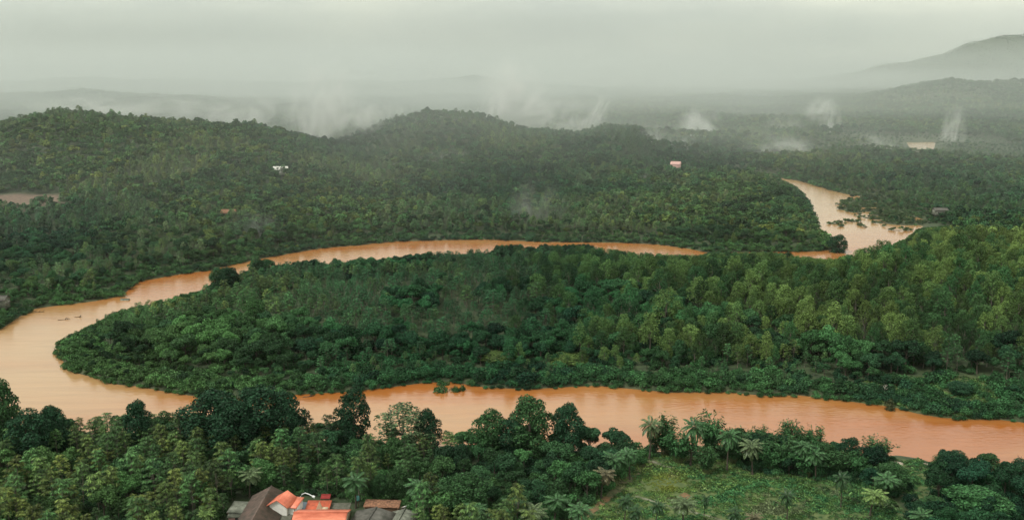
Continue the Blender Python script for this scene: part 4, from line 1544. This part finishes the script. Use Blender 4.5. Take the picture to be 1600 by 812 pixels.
# the large brown roofed house with an orange upper roof
xl, xr = G(379, 800, GZ + 3.2)[0], G(441, 800, GZ + 3.2)[0]
yb = G(427, 766, GZ + 4.6)[1]
Lb = 19.0
hb = gable_house('tiled_house', 'large brown tiled house with orange upper roof at the left of the cluster', 'house', (xl + xr) / 2, yb - Lb / 2, xr - xl - 0.8, Lb, 3.3, 5.6,
                 M_TILE, M_WHITE, courses=0.42, pitch=0.36)
wb = xr - xl


def sub_gable(parent, cx, cy, W, L, eave, ridge, rot, mat, wallm):
    r = link('upper_wall', None)
    c, s_ = math.cos(rot), math.sin(rot)

    def T(p):
        return (cx + p[0] * c - p[1] * s_, cy + p[0] * s_ + p[1] * c, p[2])
    bpy.data.objects.remove(r)
    hx, hy = W / 2, L / 2
    V = [T(p) for p in [(-hx, -hy, 3.0), (hx, -hy, 3.0), (hx, hy, 3.0), (-hx, hy, 3.0), (-hx, -hy, eave), (hx, -hy, eave), (hx, hy, eave), (-hx, hy, eave),
                        (0, -hy, ridge - 0.05), (0, hy, ridge - 0.05)]]
    me = bpy.data.meshes.new('upper_wall')
    me.from_pydata(V, [], [(3, 2, 1, 0), (0, 1, 5, 8, 4), (1, 2, 6, 5), (2, 3, 7, 9, 6), (3, 0, 4, 7), (4, 8, 9, 7), (8, 5, 6, 9)])
    me.materials.append(wallm)
    link('upper_wall', me, parent)
    o = 0.55
    dz = (ridge - eave) / hx * o
    e0 = eave - dz
    sheet('upper_roof', T((-hx - o, hy + o, e0)), T((-hx - o, -hy - o, e0)), T((0, -hy - o, ridge)), T((0, hy + o, ridge)), mat, parent, 0.5, 0.04, 0.08)
    sheet('upper_roof', T((hx + o, -hy - o, e0)), T((hx + o, hy + o, e0)), T((0, hy + o, ridge)), T((0, -hy - o, ridge)), mat, parent, 0.5, 0.04, 0.08)


gx_, gy_ = G(441, 774, GZ + 6.8)
sub_gable(hb, gx_ - hb.location.x, gy_ - hb.location.y, 4.4, 4.6, 5.6, 7.0, R(-14), M_ORANGE, M_WHITE)
# a lower orange annex roof, the gutter strip and the small roofs to its right
ax_, ay_ = G(461, 784, GZ + 5.2)
lean = lean_to('annex', 'small flat orange roofed annex beside the orange upper roof', 'annex', ax_, ay_, 2.0, 4.2, 4.9, 5.5, M_ORANGE, M_WHITE, R(-12), 0.5)
ax_, ay_ = G(456, 797, GZ + 3.0)
lean_to('brown_shed', 'narrow brown roofed shed beyond the gutter of the brown house', 'shed', G(449, 803, GZ + 3)[0], ay_ - 2.5, 2.3, 8.0, 2.7, 3.3, M_TILE_MOSS, M_WHITE, 0, 0.36, 0.42)
ax_, ay_ = G(474, 792, GZ + 3.0)
lean_to('blue_shed', 'small shed under a blue grey metal sheet between orange roofs', 'shed', ax_, ay_, 2.5, 4.4, 2.8, 3.2, M_BLUE, M_WHITE, R(-8))
# the bright orange house
xl, xr = G(461, 800, GZ + 5.6)[0], G(541, 800, GZ + 5.6)[0]
yo = G(500, 800, GZ + 5.6)[1]
gable_house('orange_roof_house', 'house with a wide bright orange metal roof at the bottom edge', 'house', (xl + xr) / 2, yo, 9.4, xr - xl - 0.8, 4.0, 5.6, M_ORANGE, M_CREAM,
            axis='x', over=0.7, pitch=1.0)
ax_, ay_ = G(497, 790, GZ + 3.4)
lt = lean_to('red_roof_outbuilding', 'red roofed outbuilding with a cream gable behind the orange house', 'outbuilding', ax_, ay_ - 0.3, 5.2, 5.0, 2.9, 3.7, M_REDTILE, M_CREAM)
gable_wall('dormer', -0.3, 1.3, -1.2, 3.1, 5.0, M_CREAM, lt, 0.9)
box_part('ledge', 1.3, 2.6, -1.3, -0.5, 2.9, 3.6, M_CREAM, lt)
ax_, ay_ = G(529, 796, GZ + 2.6)
lean_to('brown_lean_to', 'low brown roofed lean-to between the orange house and the grey roofs', 'shed', ax_, ay_ + 1, 4.6, 4.0, 2.4, 2.9, M_TILE_MOSS, M_CREAM, 0, 0.36, 0.42)
# grey roofs on the right
ax_, ay_ = G(566, 803, GZ + 4)
gable_house('grey_roof_house', 'house with a large dark grey sheet roof, left one of the grey roofs', 'house', ax_ + 1.8, ay_ - 2.6, 8.8, 12.5, 2.8, 3.9, M_GREYSHEET, M_CREAM, R(-9), pitch=0.9)
ax_, ay_ = G(624, 806, GZ + 3)
gable_house('mossy_roof_house', 'low house with a grey green mossy roof at the right of the cluster', 'house', ax_ + 0.2, ay_ - 1.6, 5.4, 9.5, 2.4, 3.2, M_PALESHEET, M_PINK, R(-9), pitch=0.5)
ax_, ay_ = G(597, 787, GZ + 2.7)
lean_to('rusty_shed', 'long shed roofed with rusty metal sheets behind the grey roofs', 'shed', ax_, ay_ + 0.5, 8.2, 2.6, 2.4, 2.9, M_RUST, M_WOOD, R(-4))
# sheds on the left
ax_, ay_ = G(376, 791, GZ + 2.9)
lean_to('grey_sheet_shed', 'shed with a pale grey green sheet roof left of the brown house', 'shed', ax_, ay_, 4.6, 4.4, 2.5, 3.1, M_PALESHEET, M_WHITE, R(-6))
ax_, ay_ = G(368, 805, GZ + 1.6)
r = root('pink_wall_hut', 'tiny pink and white hut at the lower left of the house cluster', 'hut', ax_, ay_)
box_part('wall', -1.4, 1.4, -1.2, 1.2, -0.3, 1.9, M_PINK, r)
sheet('roof_slope', (-1.7, -1.5, 1.9), (1.7, -1.5, 1.9), (1.7, 1.5, 2.4), (-1.7, 1.5, 2.4), M_PALESHEET, r)
box_part('door', 0.2, 0.9, -1.24, -1.19, -0.2, 1.7, M_DARK, r)


def tank(px, py, zt, mat, name, label, rad=0.55, h=1.1):
    x, y = G(px, py, GZ + zt)
    r = root(name, label, 'water tank', x, y)
    T = Tubes()
    T.tube([(0, 0, zt - h), (0, 0, zt - 0.12), (0, 0, zt - 0.03), (0, 0, zt)], [rad, rad, rad * 0.75, rad * 0.2], 14)
    link('tank', T.mesh('tank', mat), r)
    T = Tubes()
    for k in range(4):
        a = k * math.pi / 2 + 0.78
        T.tube([(rad * 0.8 * math.cos(a), rad * 0.8 * math.sin(a), -0.2), (rad * 0.7 * math.cos(a), rad * 0.7 * math.sin(a), zt - h)], 0.06, 4)
    link('stand', T.mesh('stand', M_WOOD), r)
    T = Tubes()
    T.tube([(0, 0, zt), (0, 0, zt + 0.1)], [rad * 0.25, rad * 0.2], 8)
    link('lid', T.mesh('lid', M_GUTTER), r)


tank(558, 774, 2.8, M_TEAL, 'water_tank', 'small teal water tank among the trees behind the houses')
# white bent pipe over the back of the brown house
ax_, ay_ = G(478, 771, GZ + 4)
r = root('white_pipe', 'white bent pipe sticking up behind the orange upper roof', 'pipe', ax_, ay_)
T = Tubes()
T.tube([(-1.4, -0.9, 0), (-1.4, -0.9, 3.4), (-0.9, -0.2, 4.0), (-0.2, 0.1, 4.2), (0.8, 0, 3.9), (1.9, -0.3, 3.4)], 0.13, 8)
link('pipe', T.mesh('pipe', M_WHITEP), r)
T = Tubes()
T.tube([(1.6, -0.25, 3.5), (2.2, -0.35, 3.3)], [0.3, 0.34], 8)
link('pipe_end', T.mesh('pipe_end', M_WHITEP), r)

ax_, ay_ = G(509, 778, GZ + 1.6)
r = root('red_awning', 'small dark red awning on posts behind the orange house', 'awning', ax_, ay_)
sheet('cloth', (-1.2, -0.9, 1.9), (1.2, -0.9, 1.9), (1.2, 0.9, 2.4), (-1.2, 0.9, 2.4), plain_mat('red_cloth', (0.28, 0.03, 0.025), 0.8, 0.3, 1.0), r, 0.3, 0.03, 0.02)
for (sx, sy) in ((-1, -1), (1, -1), (1, 1), (-1, 1)):
    box_part('post', sx * 1.1 - 0.05, sx * 1.1 + 0.05, sy * 0.8 - 0.05, sy * 0.8 + 0.05, -0.2, 1.95 + 0.2 * (sy > 0), M_WOOD, r)
gq = np.random.default_rng(77)
for k, (a, b, lb) in enumerate(((527, 786, 'stack of pale planks behind the brown lean-to'), (534, 789, 'smaller stack of pale planks beside the grey roofs'), (633, 790, 'stack of pale boards at the end of the rusty shed'))):
    ax_, ay_ = G(a, b, GZ + 0.6)
    r = root('plank_stack', lb, 'plank stack', ax_, ay_, 0.4 * k)
    for q in range(7):
        z0 = 0.05 + 0.16 * (q // 2)
        box_part('plank', -1.1 + 0.2 * gq.random(), 1.0 + 0.3 * gq.random(), -0.35 + 0.38 * (q % 2), 0.0 + 0.38 * (q % 2) - 0.01, z0, z0 + 0.15, M_CREAM if q % 3 else M_WHITEP, r)

def drift(px, py, ln_, rot, label, branches=3):
    x, y = G(px, py, 0.1)
    g = np.random.default_rng(int(px * 3 + py))
    r = link('drift_log', None)
    r.location = (x, y, 0.02)
    r.rotation_euler = (0, 0, rot)
    tag(r, label, 'drift log')
    T = Tubes()
    q = np.linspace(-1, 1, 6)
    T.tube(np.stack([q * ln_ / 2, 0.15 * np.sin(q * 2.5), 0.06 + 0.05 * q], 1), 0.17 - 0.05 * (q + 1), 7)
    link('log', T.mesh('log', M_BARK), r)
    for k in range(branches):
        s0_ = g.random() * 0.8 - 0.2
        b0 = np.array([s0_ * ln_ / 2, 0, 0.1])
        T = Tubes()
        T.tube([b0, b0 + np.array([0.4, (g.random() - 0.5) * 1.4, 0.5]), b0 + np.array([0.9, (g.random() - 0.5) * 2.4, 0.8 + 0.4 * g.random()])], [0.1, 0.07, 0.03], 5)
        link('branch', T.mesh('branch', M_BARK), r)


drift(62, 487, 4.0, 0.1, 'dark branchy snag drifting near the left bank')
drift(100, 499, 5.0, 0.25, 'long dark log drifting in the pale bay')
drift(122, 495, 3.0, 0.1, 'short dark log drifting in the pale bay, nearer the far bank')
drift(482, 619, 3.6, 0.2, 'dark log floating in the narrow river gap')
drift(1593, 719, 3.2, 0.5, 'small dark snag in the water at the right picture edge')
drift(1352, 356, 6.0, 0.8, 'half sunken branch in the pale upper river reach')

# far houses ---------------------------------------------------------------


def far_house(px, py, zr, W, L, eave, ridge, roofm, wallm, name, label, axis='x', rot=0.0):
    for _ in range(3):
        x, y = G(px, py, zr)
        zg = float(height(np.array([x]), np.array([y]))[0])
        zr = zg + ridge * 0.7 + 2.5
    return gable_house(name, label, 'house', x, y, W, L, eave, ridge, roofm, wallm, rot, axis, 0.6, z=zg + 2.0, pitch=1.2)


far_house(438, 252, 30, 8, 11, 4.5, 6.5, M_WHITE, M_WHITE, 'white_house', 'white house alone on the wooded hillside', rot=R(12))
far_house(1056, 256, 10, 8, 9, 7.0, 9.5, M_PINK, M_PINK, 'pinkish_house', 'small pinkish house in the forest beyond the middle hills', rot=R(-18))
far_house(976, 317, 8, 4, 6, 2.4, 3.6, M_PALESHEET, M_WHITE, 'low_white_house', 'tiny low white house in the forest beyond the far channel')
far_house(1469, 327, 6, 6, 9, 3.6, 5.0, M_GREYSHEET, M_PALESHEET, 'pale_grey_house', 'pale grey roofed house near the upper river reach')
far_house(0, 465, 10, 5, 6, 4.0, 5.4, M_GREYSHEET, M_PALESHEET, 'grey_house', 'grey house cut by the left edge above the river')
far_house(1189, 277, 3, 5, 10, 2.4, 3.6, M_WHITE, M_WHITE, 'riverside_shed', 'long white shed at the head of the upper river reach')
far_house(195, 461, 2, 1.6, 3.0, 1.1, 1.6, M_PALESHEET, M_PALESHEET, 'boat_shelter', 'small grey shelter at the water edge of the left channel')
far_house(358, 332, 6, 6, 9, 2.6, 4.4, M_RUST, M_RUST, 'rusty_roof_house', 'low rusty roofed house hidden in the forest beyond the left channel')

# ------------------------------------------------------------------ mist and haze


def mist(px, py, D, wpx, hpx, dens, label, lean=0.0, deep=1.0, scale=2.2, name='mist'):
    z = z_at(py, D)
    x = (px - 800) / FPX * (D * CP + (CAM_H - z) * SP)
    k = D / FPX
    bm = bmesh.new()
    bmesh.ops.create_icosphere(bm, subdivisions=3, radius=1.0)
    me = bpy.data.meshes.new(name)
    bm.to_mesh(me); bm.free()
    o = link(name, me)
    sx, sz = wpx * k / 2, hpx * k / 2
    o.location = (x, D, z)
    o.scale = (sx, max(sx * deep, 8), sz)
    o.rotation_euler = (0, lean, 0)
    m = bpy.data.materials.new(name)
    m.use_nodes = True
    t = m.node_tree
    t.nodes.clear()
    o_ = N(t, 'ShaderNodeOutputMaterial')
    pv = N(t, 'ShaderNodeVolumePrincipled')
    pv.inputs['Color'].default_value = (0.97, 0.985, 0.965, 1)
    tcn = N(t, 'ShaderNodeTexCoord')
    ln = N(t, 'ShaderNodeVectorMath', operation='LENGTH')
    sub = N(t, 'ShaderNodeMapRange', interpolation_type='SMOOTHSTEP')
    sub.inputs['From Min'].default_value = 1.0; sub.inputs['From Max'].default_value = 0.1
    nz = N(t, 'ShaderNodeTexNoise'); nz.inputs['Scale'].default_value = scale; nz.inputs['Detail'].default_value = 4; nz.inputs['Distortion'].default_value = 0.8
    mpn = N(t, 'ShaderNodeMapping'); mpn.inputs['Location'].default_value = (px * 0.13, D * 0.01, 0); mpn.inputs['Scale'].default_value = (1.5, 1.0, 0.8); mpn.inputs['Rotation'].default_value = (0, R(20), 0)
    mr = N(t, 'ShaderNodeMapRange'); mr.inputs['From Min'].default_value = 0.42; mr.inputs['From Max'].default_value = 0.74
    mr.inputs['To Min'].default_value = 0.0; mr.inputs['To Max'].default_value = 1.0
    mu = N(t, 'ShaderNodeMath', operation='MULTIPLY'); mu2 = N(t, 'ShaderNodeMath', operation='MULTIPLY'); mu2.inputs[1].default_value = dens
    L_ = t.links.new
    L_(tcn.outputs['Object'], ln.inputs[0]); L_(ln.outputs['Value'], sub.inputs['Value'])
    L_(tcn.outputs['Object'], mpn.inputs[0]); L_(mpn.outputs[0], nz.inputs['Vector']); L_(nz.outputs['Fac'], mr.inputs[0])
    L_(mr.outputs[0], mu.inputs[0]); L_(sub.outputs[0], mu.inputs[1]); L_(mu.outputs[0], mu2.inputs[0])
    L_(mu2.outputs[0], pv.inputs['Density']); L_(pv.outputs[0], o_.inputs['Volume'])
    me.materials.append(m)
    return tag(o, label, kind='stuff')


MIST = [   # pixel, distance, width and height in pixels, density, words, lean
    (484, 205, 1120, 60, 110, 0.030, 'narrow foot of the mist wisp rising from the saddle left of the middle hill', R(6)),
    (505, 165, 1150, 95, 120, 0.020, 'tall spreading wisp of mist above the saddle left of the middle hill', R(14)),
    (540, 195, 1180, 120, 60, 0.014, 'thin mist in the saddle left of the middle hill', R(0)),
    (575, 184, 1120, 46, 44, 0.034, 'small puff of mist left of the middle hill', R(10)),
    (612, 178, 1210, 40, 34, 0.020, 'smallest puff of mist left of the middle hill', R(-10)),
    (775, 168, 1330, 46, 60, 0.035, 'bright foot of the mist blowing off the middle hill', R(20)),
    (805, 145, 1350, 100, 80, 0.022, 'mist blowing off the top of the middle hill', R(30)),
    (850, 180, 1380, 140, 60, 0.014, 'low mist draped behind the middle hill', R(0)),
    (932, 184, 1330, 34, 66, 0.040, 'slanting wisp of mist right of the middle hill', R(25)),
    (905, 200, 1340, 60, 34, 0.020, 'short low mist below the slanting wisp', R(0)),
    (1298, 198, 1480, 30, 70, 0.055, 'upright white wisp of mist above the valley on the right', R(-8)),
    (1283, 170, 1490, 50, 34, 0.022, 'torn top of the upright white wisp on the right', R(-20)),
    (1225, 205, 1500, 60, 50, 0.014, 'faint mist left of the upright white wisp', R(0)),
    (1090, 203, 1450, 60, 60, 0.040, 'faint leaning mist over the valley trees', R(-25)),
    (1022, 235, 1200, 50, 70, 0.034, 'faint mist right of the middle hills', R(0)),
    (1065, 228, 1200, 40, 44, 0.030, 'small pale mist over the pinkish house', R(0)),
    (63, 222, 930, 34, 32, 0.040, 'small puff of mist on the left hill', R(0)),
    (838, 340, 660, 80, 110, 0.009, 'thin bluish smoke rising beside the far channel', R(6)),
    (400, 372, 600, 70, 90, 0.012, 'very thin smoke above the left channel', R(5)),
    (1488, 215, 1400, 34, 90, 0.034, 'thin upright mist right of the far pond', R(4)),
    (1395, 250, 1250, 100, 40, 0.024, 'faint streak of mist below the far pond', R(35)),
    (1010, 300, 900, 70, 50, 0.022, 'faint mist over trees beyond the far channel', R(0)),
    (90, 280, 860, 230, 70, 0.012, 'thin mist on the lower left hillside', R(0)),
    (180, 172, 1300, 260, 40, 0.008, 'mist creeping over the back of the left hill', R(0)),
    (330, 250, 950, 130, 60, 0.010, 'faint mist in front of the left hill', R(20)),
    (700, 260, 1000, 160, 50, 0.008, 'faint mist on the front of the middle hill', R(0)),
    (1230, 240, 1150, 120, 50, 0.012, 'faint mist over the woods left of the upper reach', R(15)),
    (370, 180, 1300, 160, 60, 0.010, 'mist behind the right shoulder of the left hill', R(0)),
]
for (px, py, D, wp, hp, de, lb, ln_) in MIST:
    mist(px, py, D, wp * 1.5, hp * 1.4, de * 2.4, lb, ln_, 0.8, 1.7)


def fog_lens(cx, cy, cz, rx, ry, rz, dens, label):
    """a flat bank of low cloud"""
    bm = bmesh.new()
    bmesh.ops.create_icosphere(bm, subdivisions=5, radius=1.0)
    me = bpy.data.meshes.new('mist_bank')
    bm.to_mesh(me); bm.free()
    o = link('mist_bank', me)
    o.location = (cx, cy, cz)
    o.scale = (rx, ry, rz)
    m = bpy.data.materials.new('mist_bank')
    m.use_nodes = True
    m.node_tree.nodes.clear()
    t = m.node_tree
    oo = N(t, 'ShaderNodeOutputMaterial')
    p_ = N(t, 'ShaderNodeVolumePrincipled')
    p_.inputs['Color'].default_value = (0.795, 0.85, 0.84, 1)
    tcn = N(t, 'ShaderNodeTexCoord')
    ln = N(t, 'ShaderNodeVectorMath', operation='LENGTH')
    mr = N(t, 'ShaderNodeMapRange', interpolation_type='SMOOTHSTEP')
    mr.inputs['From Min'].default_value = 1.0
    mr.inputs['From Max'].default_value = 0.35
    mr.inputs['To Max'].default_value = dens
    t.links.new(tcn.outputs['Object'], ln.inputs[0])
    t.links.new(ln.outputs['Value'], mr.inputs['Value'])
    nz = N(t, 'ShaderNodeTexNoise'); nz.inputs['Scale'].default_value = 1.6; nz.inputs['Detail'].default_value = 3
    mpn = N(t, 'ShaderNodeMapping'); mpn.inputs['Location'].default_value = (cx * 0.01, cy * 0.01, 0.0); mpn.inputs['Scale'].default_value = (2.6, 1.5, 1.6)
    nr = N(t, 'ShaderNodeMapRange'); nr.inputs['From Min'].default_value = 0.3; nr.inputs['From Max'].default_value = 0.7
    nr.inputs['To Min'].default_value = 0.25; nr.inputs['To Max'].default_value = 1.75
    mu = N(t, 'ShaderNodeMath', operation='MULTIPLY')
    t.links.new(tcn.outputs['Object'], mpn.inputs[0]); t.links.new(mpn.outputs[0], nz.inputs['Vector']); t.links.new(nz.outputs['Fac'], nr.inputs['Value'])
    t.links.new(mr.outputs[0], mu.inputs[0]); t.links.new(nr.outputs[0], mu.inputs[1])
    t.links.new(mu.outputs[0], p_.inputs['Density'])
    t.links.new(p_.outputs[0], oo.inputs['Volume'])
    me.materials.append(m)
    return tag(o, label, kind='stuff')


fog_lens(0, 4000, 0, 5400, 3650, 230, 0.00028, 'thin mist over the whole far valley')
fog_lens(-500, 1600, 0, 2300, 1330, 230, 0.00068, 'thin damp air over the middle hills')
fog_lens(-900, 3500, 0, 2600, 1500, 220, 0.0013, 'low mist lying in the valley behind the left hills')
fog_lens(1700, 4300, 40, 2300, 1000, 330, 0.00045, 'low cloud in front of the right mountain')
fog_lens(-2300, 5600, 330, 1900, 800, 190, 0.0011, 'grey cloud at the upper left above the horizon')
fog_lens(1500, 5400, 290, 1100, 600, 150, 0.0008, 'torn cloud left of the right mountain')
fog_lens(-300, 6600, 30, 10000, 1700, 800, 0.0009, 'low cloud hiding the far horizon')

# the damp air over the whole valley
V = [(x, y, z) for z in (-790.0, 850.0) for (x, y) in ((-15500, -3500), (15500, -3500), (15500, 15500), (-15500, 15500))]
hz = mesh_np('haze', V, np.array([[3, 2, 1, 0], [4, 5, 6, 7], [0, 1, 5, 4], [1, 2, 6, 5], [2, 3, 7, 6], [3, 0, 4, 7]]), None)
mh = bpy.data.materials.new('haze')
mh.use_nodes = True
mh.node_tree.nodes.clear()
o_ = mh.node_tree.nodes.new('ShaderNodeOutputMaterial')
pv = mh.node_tree.nodes.new('ShaderNodeVolumePrincipled')
pv.inputs['Color'].default_value = HAZE_COLOR
pv.inputs['Density'].default_value = HAZE_DENSITY
pv.inputs['Anisotropy'].default_value = 0.0
mh.node_tree.links.new(pv.outputs[0], o_.inputs['Volume'])
hz.materials.append(mh)
tag(link('haze', hz), 'damp grey haze filling the valley', kind='stuff')
